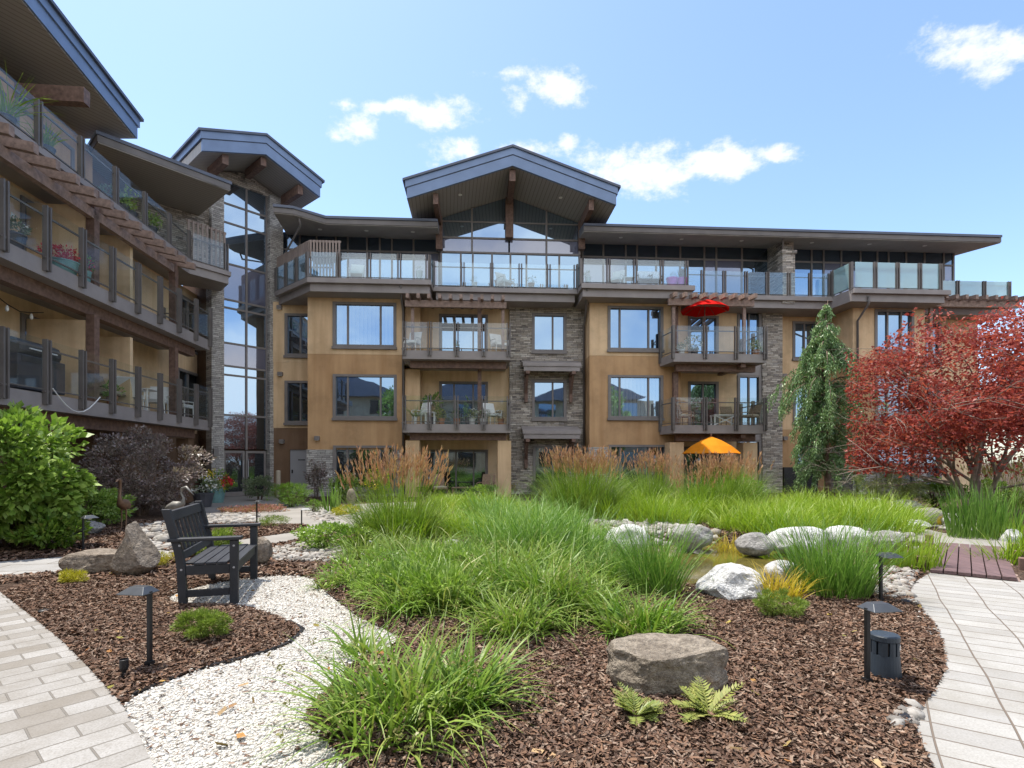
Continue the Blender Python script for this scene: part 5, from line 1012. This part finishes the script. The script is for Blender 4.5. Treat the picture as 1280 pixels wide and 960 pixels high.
# ---- trees across the garden behind the viewer, seen mirrored in the windows
def plaintree(x, y, h, w, label, mat='shrub', n=4200):
    root = empty('garden_tree', (x, y, 0), label, 'tree'); stems(root, x, y, 0, 1, h*.75, .2, .2, name='trunk'); c, d = blobcloud(n, x, y, h*.62, w/2, w/2, h*.38, nb=50, br=.3); V, F_ = leaves(c, d, np.full(len(c), .38), .6); npmesh('crown', V, F_, GR[mat], root)
plaintree(-7, -11, 8.5, 5, 'green tree behind the viewer, left'); plaintree(4.5, -12, 7.5, 4.5, 'green tree behind the viewer, in the middle', 'mugo'); plaintree(14, -10, 9, 6, 'green tree behind the viewer, right')
nb_ = empty('neighbouring_building', (0, -19, 0), 'tan building with dark gabled roof across the garden, behind the viewer', 'building'); BF = Frame(22, -16, rad(180)); m = MB(); m.box(BF, 0, 44, 0, 9, 0, 8.6); m.build('wall', M['stucco_light'], nb_)
for a in (8, 22, 36): m = MB(); m.loft([[BF.w(a-6, v, 8.61), BF.w(a+6, v, 8.61), BF.w(a+6.6, v, 8.9), BF.w(a, v, 11.4), BF.w(a-6.6, v, 8.9)] for v in (-1.2, 9)]); m.build('roof', M['fascia_dark'], nb_)
for k in range(3):
    for i in range(9): m = MB(); m.box(BF, 2+i*4.8, 4+i*4.8, -.04, .2, .9+k*2.9, 2.5+k*2.9); m.build('window', M['pane_dark'], nb_)
# ------------------------------------------------------------------ bench
def local(root): return None
def lbox(m, x0, x1, y0, y1, z0, z1): return m.box(None, x0, x1, y0, y1, z0, z1)
def bpart(m, name, mat, root, bevel=0, smooth=False):
    """part whose mesh is written in its thing's own axes"""
    me = bpy.data.meshes.new(name); me.from_pydata(m.v, [], m.f); me.update(); b = bmesh.new(); b.from_mesh(me); bmesh.ops.recalc_face_normals(b, faces=b.faces); b.to_mesh(me); b.free()
    return finish(me, name, M[mat] if isinstance(mat, str) else mat, root, Vector((0, 0, 0)), smooth, bevel)
A0, A1 = Vector(g(220, 761)), Vector(g(262, 727)); xa_ = Vector((.957, .29)); ya_ = Vector((-.29, .957))
bench = empty('garden_bench', (A0.x, A0.y, .0), 'charcoal slatted garden bench with arms, side on beside the white gravel', 'bench'); bench.rotation_euler.z = math.atan2(.29, .957); BLn, BW = 1.27, .56
m = MB()
for y in (0, BLn-.06):
    m.loft([[(x+dx, y+dy, z) for dx, dy in ((0, 0), (.075, 0), (.075, .06), (0, .06))] for x, z in ((.02, 0), (.0, .42), (-.02, .55), (-.13, .98))]); bpart(m, 'back_leg', 'charcoal', bench, .006); m = MB()
    lbox(m, BW-.085, BW-.005, y, y+.06, 0, .655); bpart(m, 'front_leg', 'charcoal', bench, .006); m = MB()
    lbox(m, -.075, BW+.03, y-.022, y+.082, .658, .692); bpart(m, 'armrest', 'charcoal', bench, .008); m = MB()
    lbox(m, .07, BW-.087, y+.012, y+.048, .10, .17); bpart(m, 'stretcher', 'charcoal', bench, .004); m = MB()
    lbox(m, .077, BW-.087, y+.01, y+.05, .32, .415); bpart(m, 'side_rail', 'charcoal', bench, .004); m = MB()
lbox(m, BW-.06, BW-.025, .062, BLn-.062, .32, .412); bpart(m, 'front_rail', 'charcoal', bench, .004); m = MB()
for i in range(5): m = MB(); x = .05+i*.103; lbox(m, x, x+.092, .004+.06*(i in (0, 4)), BLn-.004-.06*(i in (0, 4)), .418, .44); bpart(m, 'seat_slat', 'benchslat', bench, .004)
def bx(z): return -.02-(z-.55)/.43*.11
m = MB()
def brail(z0, z1): m = MB(); m.loft([[(bx(z0)+.01, y, z0), (bx(z0)+.055, y, z0), (bx(z1)+.055, y, z1), (bx(z1)+.01, y, z1)] for y in (.062, BLn-.062)]); bpart(m, 'back_rail', 'charcoal', bench, .004)
brail(.86, .955); brail(.47, .545)
for i in range(8): m = MB(); y = .10+i*(BLn-.2-.062)/7; m.loft([[(bx(z)+.02, y, z), (bx(z)+.042, y, z), (bx(z)+.042, y+.062, z), (bx(z)+.02, y+.062, z)] for z in (.548, .857)]); bpart(m, 'back_slat', 'benchslat', bench, .003)
m = MB()
for z, x in ((.60, BW-.045), (.38, BW-.045), (.62, .03), (.38, .045)): m.tube([(x, .001, z), (x, -.004, z)], .011, 8)
bpart(m, 'bolt_cap', 'door_grey', bench)
# ------------------------------------------------------------------ path lights
def pathlight(px, py, ptop, ang, label, first=[None]):
    x, y = g(px, py); h = EYE-(ptop-CY)*y/F
    if first[0] is None:
        r = empty('path_light', (x, y, 0), '', 'path light', 'path lights along the garden walks'); H = .53
        m = MB(); lbox(m, -.013, .013, -.013, .013, -.05, H-.02); bpart(m, 'stake', 'black', r, .002)
        m = MB(); m.loft([[(-.014, -.075, H-.035), (.19, -.075, H-.035), (.19, .075, H-.035), (-.014, .075, H-.035)], [(-.014, -.075, H-.03), (.19, -.075, H-.03), (.19, .075, H-.03), (-.014, .075, H-.03)], [(.02, -.03, H+.012), (.13, -.03, H+.012), (.13, .03, H+.012), (.02, .03, H+.012)]]); bpart(m, 'shade', 'shade', r, .002)
        m = MB(); m.lathe([(.03, 0), (.03, .012)], (.085, 0, H-.049), 12); bpart(m, 'lens', 'lampglass', r)
        m = MB(); lbox(m, -.022, .022, -.022, .022, .02, .05); bpart(m, 'base_collar', 'black', r); first[0] = r
    else: r = copy_tree(first[0])
    r.location = (x, y, gnd(x, y)-.01); r.rotation_euler.z = ang; r.scale = (1, 1, h/.54); r['label'] = label; return r
M['shade'] = varied('pewter_lamp_shade', (.10, .105, .11), .38, 8, .15, .6)
pathlight(1084, 860, 757, rad(8), 'near right path light with its hood pointing right, by the blue black garden speaker'); pathlight(1101, 756, 693, rad(4), 'path light behind the near right one, at the pebble edge'); pathlight(187, 838, 736, rad(172), 'near left path light with its hood pointing left, on the mulch before the bench'); pathlight(104, 690, 646, rad(60), 'path light in front of the small pale rock and the purple shrub'); pathlight(321, 655, 625, rad(80), 'far path light by the pink ground cover'); pathlight(377, 664, 635, rad(20), 'far path light at the corner of the concrete walk by the dwarf pine')
# speaker bollard
x, y = g(1106, 850); sp_ = empty('garden_speaker', (x, y, gnd(x, y)-.01), 'stubby blue black garden speaker with slotted head on the mulch', 'speaker'); m = MB(); m.lathe([(.095, 0), (.092, .06), (.084, .16), (.083, .165)], n=28); bpart(m, 'body', 'speaker', sp_, smooth=False)
m = MB(); m.lathe([(.066, .166), (.066, .25)], n=24); bpart(m, 'core', 'black', sp_)
m = MB(); m.lathe([(.080, .250), (.086, .256), (.086, .285), (.080, .292), (.03, .297)], n=28); bpart(m, 'cap', 'speaker', sp_)
for i in range(9):
    a = i*2*math.pi/9+.5; m = MB(); w_ = .32 if i % 2 else .22; m.loft([[(r*math.cos(a+t), r*math.sin(a+t), z) for r, t in ((.068, -w_), (.083, -w_), (.085, 0), (.083, w_), (.068, w_))] for z in (.1652, .2502)]); bpart(m, 'fin', 'speaker', sp_)
m = MB(); m.loft([[(r*math.cos(t), r*math.sin(t), z) for r, t in ((.072, -.95), (.0875, -.95), (.0875, -.45), (.072, -.45))] for z in (.200, .232)]); bpart(m, 'lens', 'lampglass', sp_)
# small black spike spot on the mulch
x, y = g(155, 850); s_ = empty('spike_light', (x, y, gnd(x, y)), 'small black spike light on the mulch beside the left paving', 'garden light'); m = MB(); m.lathe([(.014, -.03), (.014, .05)], n=10); bpart(m, 'stem', 'black', s_); m = MB(); m.lathe([(.020, .04), (.026, .06), (.028, .115), (.024, .118), (.022, .09)], n=14); bpart(m, 'head', 'black', s_); m = MB(); m.lathe([(.05, -.005), (.045, .008), (.01, .012)], n=12); bpart(m, 'base', 'black', s_)
# valve covers in the mulch, at the right path
for px, py, lab in ((55, 768, 'small round black cap lying in the mulch near the left paving'), (1131, 756, 'black cap at the edge of the right paving near the pebbles'), (1127, 901, 'dark stone coloured cap beside the right paving at the bottom edge')):
    x, y = g(px, py); m = MB(); m.lathe([(.05, 0), (.05, .02), (.035, .03)], (x, y, gnd(x, y)), 14); tag(m.build('irrigation_cap', M['black']), lab, 'cap')
# stump
x, y = g(457, 694); m = MB(); m.lathe([(.125, -.03), (.115, .05), (.105, .19), (.10, .2)], (x, y+.1, 0), 14); s_ = tag(m.build('tree_stump', M['rock_brown']), 'short pale sawn stump at the edge of the green mass', 'stump'); 
m = MB(); m.lathe([(.099, .201), (.095, .206)], (x, y+.1, 0), 14); m.build('cut_face', M['white'], s_)
# yellow post by the door
x, y = g(353, 621); m = MB(); m.lathe([(.09, 0), (.09, 1.05), (.07, 1.1)], (x, y-.4, 0), 12); tag(m.build('bollard', M['yellowpost'] if 'yellowpost' in M else M['cushion']), 'tan yellow post in front of the grey door', 'bollard')
# ------------------------------------------------------------------ bridge
N0, N1, N2, N3 = [Vector(p) for p in (g(1162, 717), g(1271, 726.5), g(1255, 686.5), g(1171, 683.5))]
br = empty('footbridge', ((N0+N2)/2).to_3d(), 'low brown plank footbridge over the pond at the right', 'bridge')
M['plank'] = grained('brown_plank', (.135, .085, .085), sc_=(25, 2.0, 25), rough=.65)
dv = ((N3-N0)+(N2-N1)).normalized(); sv = Vector((dv.y, -dv.x)); wn_ = abs((N1-N0).dot(sv)); Lb = ((N3-N0).length+(N2-N1).length)/2
BFm = Frame(N0.x, N0.y, math.atan2(dv.y, dv.x)); pw = wn_/6
for i in range(6): m = MB(); off_ = R4.uniform(-.02, .02); m.box(BFm, -.02+off_*.3, Lb+.05, -(i+1)*pw+.006, -i*pw-.006, .02, .062+off_*.15); o = m.build('plank', M['plank'], br, bevel=.004)
for v in (-.02, -wn_+.02): m = MB(); m.box(BFm, 0, Lb, v-.05, v+.05, -.18, .018); m.build('joist', M['rafter'], br)
for u, v in ((.22, .10), (Lb*.62, .10), (Lb-.05, .12), (.9, -wn_-.12), (Lb*.55, -wn_-.10), (Lb*.85, -wn_-.10)): m = MB(); m.box(BFm, u-.06, u+.06, v-.06, v+.06, -.4, .19); m.build('post', M['postwood'] if 'postwood' in M else M['beam'], br, bevel=.01)
# ------------------------------------------------------------------ crane statues
M['bronze'] = varied('weathered_bronze', (.20, .125, .08), .5, 10, .3, .4); M['zinc'] = varied('pale_zinc', (.26, .25, .23), .5, 10, .2, .3)
def crane(px, py, s, ang, neck, mat, label):
    x, y = g(px, py); z = gnd(x, y); m = MB(); c_, s_ = math.cos(ang), math.sin(ang); P = lambda a, b, h: (x+s*(a*c_-b*s_), y+s*(a*s_+b*c_), z+s*h)
    pts = [P(-.36, 0, .50), P(-.26, 0, .56), P(-.08, 0, .62), P(.08, 0, .64), P(.18, 0, .70)]+[P(*q) for q in neck]; r = [s*k for k in (.02, .085, .135, .115, .07)]+[s*.034]*(len(neck)-3)+[s*.045, s*.03, s*.006]
    m.tube(pts, r, 10); o = m.build('crane_statue', M[mat], smooth=True); tag(o, label, 'statue')
    for sd_ in (-.05, .05): m = MB(); m.tube([P(-.03, sd_, .56), P(-.05, sd_, .28), P(-.02, sd_, .0)], [s*.022, s*.016, s*.014], 6); m.tube([P(-.02, sd_, .01), P(.10, sd_, .005)], [s*.014, s*.006], 5); m.build('leg', M[mat], o)
crane(221, 662, .76, rad(-5), [(.20, 0, .84), (.12, 0, .98), (.16, 0, 1.12), (.28, 0, 1.14), (.36, 0, 1.06), (.52, 0, .92)], 'zinc', 'pale crane statue with curved neck behind the bench back'); crane(154, 664, .84, rad(-75), [(.20, 0, .86), (.17, 0, 1.02), (.18, 0, 1.18), (.22, 0, 1.24), (.28, 0, 1.24), (.42, 0, 1.20)], 'bronze', 'brown upright crane statue in front of the purple shrub')
# ------------------------------------------------------------------ balcony and patio furniture
def onb(px, k, v, fr=MF): u = fr.u(px, v); p = fr.w(u, v, FL[k]+.003); return p
def chair_proto(kind):
    r = empty('patio_chair', (0, 0, 0), '', 'chair'); mat = {'white': 'white', 'wicker': 'wicker', 'pattern': 'pot_dark'}[kind]; cu_ = {'white': 'white', 'wicker': 'cushion', 'pattern': 'pattern'}[kind]
    m = MB(); lbox(m, -.27, .27, -.25, .27, .38, .43); bpart(m, 'seat', mat, r, .01); m = MB(); lbox(m, -.25, .25, -.23, .22, .432, .50); bpart(m, 'cushion', cu_, r, .02)
    m = MB(); m.loft([[(a, b, z) for a, b in ((-.27, yb), (.27, yb), (.27, yb+.05), (-.27, yb+.05))] for yb, z in ((.225, .432), (.27, .70), (.36, .95))]); bpart(m, 'backrest', mat if kind != 'pattern' else cu_, r, .015)
    for sx in (-1, 1):
        m = MB(); m.tube([(sx*.28, -.22, .38), (sx*.29, -.22, .60), (sx*.29, .0, .63), (sx*.28, .27, .62)], .02, 6); bpart(m, 'arm', mat, r)
        for yy_ in (-.22, .24): m = MB(); m.tube([(sx*.25, yy_, .38), (sx*.27, yy_*1.05, 0)], .018, 6); bpart(m, 'leg', mat, r)
    return r
protos = {}
def chair(kind, p, ang, label, group='chairs on the balconies and patios'):
    r = chair_proto(kind) if kind not in protos else copy_tree(protos[kind]); protos.setdefault(kind, r); r.location = p; r.rotation_euler.z = ang; r['label'] = label; r['group'] = group; return r
chair('white', onb(515, 2, -.5), rad(-15), 'white chair at the left end of the left bay balcony, third floor'); chair('white', onb(624, 2, -.35), rad(30), 'white chair at the right end of the left bay balcony, third floor')
chair('white', onb(526, 1, -.45), rad(-35), 'white chair at the left end of the plant filled second floor balcony'); chair('white', onb(616, 1, -.4), rad(35), 'white chair at the right end of the plant filled second floor balcony')
chair('wicker', onb(859, 1, -.4), rad(62), 'tan wicker chair at the left of the second floor balcony over the orange parasol'); chair('wicker', onb(938, 1, -.4), rad(-62), 'tan wicker chair at the right of the second floor balcony over the orange parasol'); chair('wicker', onb(912, 1, .2), rad(5), 'tan wicker chair behind the white table over the orange parasol')
chair('wicker', onb(549, 0, -1.6), rad(20), 'brown wicker chair on the ground floor patio, left one'); chair('wicker', onb(607, 0, -1.6), rad(-20), 'brown wicker chair on the ground floor patio, right one')
chair('pattern', onb(805, 3, -.2), rad(0), 'patterned blue white chair on the terrace, left of the pair'); chair('pattern', onb(819, 3, -.2), rad(0), 'patterned blue white chair on the terrace, next to the magenta pots'); chair('white', onb(770, 3, -.1), rad(-30), 'white lounge chair on the terrace left of the patterned pair'); chair('white', onb(446, 3, -.2), rad(10), 'white chair on the terrace over the left bay'); chair('white', onb(632, 3, .5), rad(40), 'white chair in the middle of the gable terrace')
chair('white', WF.w(WF.u(168, .5), .6, FL[1]+.003), rad(200), 'white metal chair left of the white table on the lower left wing balcony'); chair('white', WF.w(WF.u(200, .5), .6, FL[1]+.003), rad(20), 'white metal chair right of the white table on the lower left wing balcony'); chair('wicker', WF.w(WF.u(110, .6), .8, FL[1]+.003), rad(100), 'dark armchair left of the potted plant on the lower left wing balcony'); chair('wicker', WF.w(WF.u(152, .6), .8, FL[1]+.003), rad(80), 'dark armchair right of the potted plant on the lower left wing balcony'); chair('white', WF.w(WF.u(232, .5), .6, FL[1]+.003), rad(90), 'low white chair at the far end of the lower left wing balcony')
def table(p, w, d, h, mat, label, cross=False):
    r = empty('patio_table', p, label, 'table'); m = MB(); lbox(m, -w/2, w/2, -d/2, d/2, h-.035, h); bpart(m, 'table_top', mat, r, .006)
    for sx in (-1, 1):
        for sy in (-1, 1): m = MB(); lbox(m, sx*(w/2-.05)-.025, sx*(w/2-.05)+.025, sy*(d/2-.05)-.025, sy*(d/2-.05)+.025, 0, h-.036); bpart(m, 'leg', mat, r)
    if cross:
        for s in (-1, 1): m = MB(); m.tube([(-s*(w/2-.08), -d/2+.03, .05), (s*(w/2-.08), -d/2+.03, h-.05)], .022, 4); bpart(m, 'brace', mat, r)
    return r
table(onb(904, 1, -.75), .95, .5, .45, 'white', 'white table with crossed braces over the orange parasol', True); table(onb(578, 0, -1.5), .8, .6, .45, 'wicker', 'low table between the two wicker chairs on the ground floor patio'); table(WF.w(WF.u(184, .5), .6, FL[1]+.003), .7, .7, .72, 'white', 'white metal table on the lower left wing balcony'); table(onb(785, 3, -.4), .5, .5, .42, 'white', 'small white table on the terrace beside the white lounge chair'); table(onb(538, 1, -.75), .45, .4, .5, 'white', 'small white side table on the plant filled second floor balcony')
def potplant(p, r0, h0, mat, leafm, ph, pr, label, n=260, size=.09, asp=.45, flower=None, blade=False, cat='plant'):
    r = empty('potted_plant', p, label, cat); m = MB(); m.lathe([(r0*.72, 0), (r0, h0*.9), (r0*1.06, h0*.92), (r0*1.06, h0), (r0*.9, h0), (r0*.88, h0*.9)], n=14); bpart(m, 'pot', mat, r, smooth=False)
    if blade: V, F_, P_ = clump(p[0], p[1], r0*.5, ph, n, .035, leafm, tilt=(.1, 1.0), droop=(.3, 1.3), z=p[2]+h0*.9)
    else:
        c, d = blobcloud(n, p[0], p[1], p[2]+h0+ph*.42, pr, pr, ph*.5, nb=14, br=.45); d[:, 2] += .3; V, F_ = leaves(c, d, np.full(len(c), size), asp)
    npmesh('foliage', V, F_, GR[leafm], r)
    if flower: c, d = blobcloud(int(n*.5), p[0], p[1], p[2]+h0+ph*.5, pr*1.02, pr*1.02, ph*.5, nb=14, br=.45, shell=.8); V, F_ = leaves(c, R4.normal(0, 1, c.shape), np.full(len(c), size*.8), .8); npmesh('flowers', V, F_, GR[flower], r)['kind'] = 'stuff'
    return r
B1 = 'on the plant filled second floor balcony'
potplant(onb(541, 1, .5), .18, .4, 'pot_dark', 'mugo', 1.1, .42, 'tall dark leaved plant in a dark pot beside the second floor patio door', 420, .14)
for px, pm_, lm, fl, lab in ((552, 'terracotta', 'fern', None, 'straw coloured low planter left of centre '+B1), (571, 'terracotta', 'grey', None, 'rusty green planter in the middle '+B1), (590, 'pot_white', 'fern', 'wfl', 'pale flowering planter right of centre '+B1), (604, 'pot_white', 'grey', 'wfl', 'small white pot '+B1), (626, 'terracotta', 'purple', None, 'reddish grass pot at the right end '+B1)): potplant(onb(px, 1, -.85), .14, .24, pm_, lm, .36, .22, lab, 170, .07, flower=fl)
potplant(onb(519, 1, -.95), .08, .3, 'pot_white', 'vari', .7, .1, 'spiky pale plant at the left corner '+B1, 40, blade=True); potplant(onb(572, 2, -.85), .08, .2, 'pot_dark', 'shrub', .3, .1, 'small green pot at the centre posts of the white chair balcony', 70, .06); potplant(onb(584, 1, -.9), .1, .3, 'pot_dark', 'cedar', .9, .14, 'slim dark conifer in a pot '+B1, 160, .09)
potplant(onb(852, 2, -.8), .13, .24, 'pot_white', 'grey', .3, .2, 'pot of grey green leaves below the red parasol, left', 120, .07, flower='wfl'); potplant(onb(868, 2, -.6), .16, .3, 'pot_dark', 'grey', .6, .32, 'big leafy pot below the red parasol', 200, .09, flower='wfl'); potplant(onb(945, 2, -.85), .15, .25, 'terracotta', 'vari', .4, .25, 'pale flowering terracotta pot at the right end of the red parasol balcony', 170, .08, flower='wfl')
for px, lab in ((840, 'left one of two magenta pots on the terrace'), (852.5, 'right one of two magenta pots on the terrace')): potplant(onb(px, 3, -.55), .24, .42, 'pink', 'grey', .25, .12, lab, 40, .06, cat='pot')
potplant(onb(850, 3, .6), .14, .5, 'pot_white', 'vari', .9, .12, 'wispy plant behind the magenta pots', 40, blade=True)
potplant(onb(735, 3, -.5), .12, .4, 'pot_white', 'grey', .3, .14, 'pale pot at the left corner of the terrace over the right bay', 60, .06); potplant(onb(524, 3, -.5), .14, .5, 'pot_white', 'wfl', .2, .12, 'white urn at the right end of the terrace over the left bay', 40, .06); potplant(onb(593, 3, .3), .12, .35, 'pot_white', 'grey', .3, .14, 'pale pot on the gable terrace, left of centre', 60, .06); potplant(onb(664, 3, .4), .14, .4, 'pot_dark', 'grey', .35, .2, 'dark pot on the gable terrace, right of centre', 80, .07)
wp = lambda px, k, v: WF.w(WF.u(px, v), v, FL[k]+.003)
potplant(wp(78, 2, .3), .34, .30, 'teal', 'rfl', .32, .36, 'round teal planter of red flowers on the upper left wing balcony', 420, .07, flower='rfl'); potplant(wp(106, 2, .3), .14, .35, 'teal', 'shrub', .4, .16, 'tall teal pot with red blooms on the upper left wing balcony', 140, .06, flower='rfl'); potplant(wp(14, 2, .4), .25, .4, 'pot_dark', 'grey', .4, .3, 'white flowering planter near the left edge on the upper left wing balcony', 260, .07, flower='wfl'); potplant(wp(140, 1, .4), .14, .28, 'terracotta', 'shrub', .4, .18, 'green plant in a terracotta pot between dark armchairs on the left wing', 200, .08)
for px, lm, hh, bl, lab in ((143, 'grey', .35, False, 'grey green box plant on the left wing terrace, nearest the gable'), (156, 'shrub', .35, False, 'leafy green box plant on the left wing terrace, second from the gable'), (167, 'lime', .75, False, 'tall lime green plant on the left wing terrace'), (192, 'shrub', .5, False, 'bushy green plant on the left wing terrace nearest the tower'), (62, 'lime', .8, True, 'spiky yucca on the left wing terrace above the watch of the gable post'), (12, 'lime', 1.1, True, 'large spiky palm like plant at the left edge of the terrace')):
    lab = lab.replace(' above the watch of the gable post', ' below the gable roof'); potplant(WF.w(WF.u(px, .85), .95, D+.003), .2, .34, 'pot_dark', lm, hh, .24, lab, 60 if bl else 220, .09, blade=bl, flower=None)
# entrance flowers
p = g(275, 628); r_ = potplant((p[0], p[1]-.2, .0), .28, .5, 'teal', 'mugo', .65, .42, 'blue pot of yellow and red flowers beside the entrance doors', 420, .09, flower='yfl'); c, d = blobcloud(120, p[0]+.35, p[1]-.3, .7, .2, .2, .22, nb=8, br=.4); V, F_ = leaves(c, R4.normal(0, 1, c.shape), np.full(len(c), .09), .8); npmesh('red_flowers', V, F_, GR['rfl'], r_)['kind'] = 'stuff'
p = g(262, 634); potplant((p[0]-.2, p[1], 0), .3, .45, 'pot_dark', 'grey', .5, .4, 'grey leaved pot left of the flower pot at the entrance', 320, .08, flower='wfl')
# parasols
def parasol(base, h, R, mat, label, drop=.78):
    r = empty('patio_umbrella', base, label, 'umbrella'); m = MB(); m.lathe([(.024, 0), (.024, h+.06), (.04, h+.10), (.01, h+.14)], n=8); bpart(m, 'pole', 'beam', r); m = MB(); m.lathe([(.26, 0), (.26, .05), (.05, .09)], n=14); bpart(m, 'base', 'black', r)
    n = 8; V = [(0, 0, h+.02)]; Fc = []; rings = ((.35, -.10), (.7, -.26), (1, -.47)); k = 24
    for q, dz_ in rings:
        for i in range(k): a = i*2*math.pi/k; rr = R*q*(1-.055*(1-math.cos(n*a))/2); V.append((rr*math.cos(a), rr*math.sin(a), h+dz_*R*drop+(.0 if q < 1 else .03*(1-math.cos(n*a))/2)))
    for i in range(k): Fc.append((0, 1+i, 1+(i+1) % k)); [Fc.append((1+a*k+i, 1+(a+1)*k+i, 1+(a+1)*k+(i+1) % k, 1+a*k+(i+1) % k)) for a in (0, 1)]
    me = bpy.data.meshes.new('canopy'); me.from_pydata(V, [], Fc); me.update(); o = finish(me, 'canopy', GR[mat], r, Vector((0, 0, 0))); sm = o.modifiers.new('thick', 'SOLIDIFY'); sm.thickness = .008
    for i in range(n): a = i*2*math.pi/n; m = MB(); m.tube([(.03*math.cos(a), .03*math.sin(a), h-.03), (R*.96*math.cos(a), R*.96*math.sin(a), h-.47*R*drop-.02)], .010, 4); bpart(m, 'rib', 'beam', r)
    return r
GR['pred'] = leaf('red_canvas', [(.72, .012, .010), (.76, .016, .012)], .45, .02, 1.0, .8); GR['porange'] = leaf('orange_canvas', [(.86, .34, .02), (.88, .36, .025)], .45, .02, 1.0, .8)
pz = MF.z(880, 372, -.6)-FL[2]; parasol(onb(881, 2, -.65), pz-.1, 1.0, 'pred', 'open red parasol on the third floor balcony', 1.0)
q = MF.w(U(889, -2.3), -2.3, 0); pz = MF.z(889, 546, -2.3); parasol((q[0], q[1], 0), pz, 1.12, 'porange', 'open orange parasol on the ground floor patio', 1.25)
# grill and lights on the lower left balcony
p = wp(36, 1, .7); gr_ = empty('gas_grill', p, 'covered grey gas grill behind the lower left wing railing, left edge', 'grill'); gr_.rotation_euler.z = rad(5); m = MB(); lbox(m, -.3, .3, -.7, .7, .1, .85); bpart(m, 'cabinet', 'pot_dark', gr_, .02); m = MB(); m.tube([(0, -.62, .95), (0, .62, .95)], .3, 14, .8); bpart(m, 'lid', 'shade', gr_, smooth=False); m = MB(); m.tube([(.32, -.4, 1.0), (.32, .4, 1.0)], .018, 6); bpart(m, 'handle', 'white', gr_); m = MB(); lbox(m, .302, .31, -.6, .6, .70, .82); bpart(m, 'control_panel', 'shade', gr_)
sl_ = empty('string_lights', WF.w(11.5, 1.0, 5.2), 'dark cable of hanging bulbs under the upper left wing balcony', 'string lights'); pts = [WF.w(10.2+.4*i, 1.0+.05*math.sin(i), 5.1-.22*abs(math.sin(i*.8))) for i in range(9)]; m = MB(); m.tube(pts, .012, 5); m.build('cable', M['black'], sl_)
for i in (1, 3, 5, 7): q = pts[i]; m = MB(); m.lathe([(.012, -.02), (.035, -.08), (.03, -.14), (.005, -.16)], q, 8); m.build('bulb', M['lampglass'], sl_)
cbl = MB(); cbl.tube([WF.w(12.0+.2*i, -.12, FL[1]+.12-.45*math.sin(min(math.pi, i*math.pi/8))) for i in range(9)], .012, 5); tag(cbl.build('white_cable', M['white']), 'white cable drooping below the lower left wing railing', 'cable')
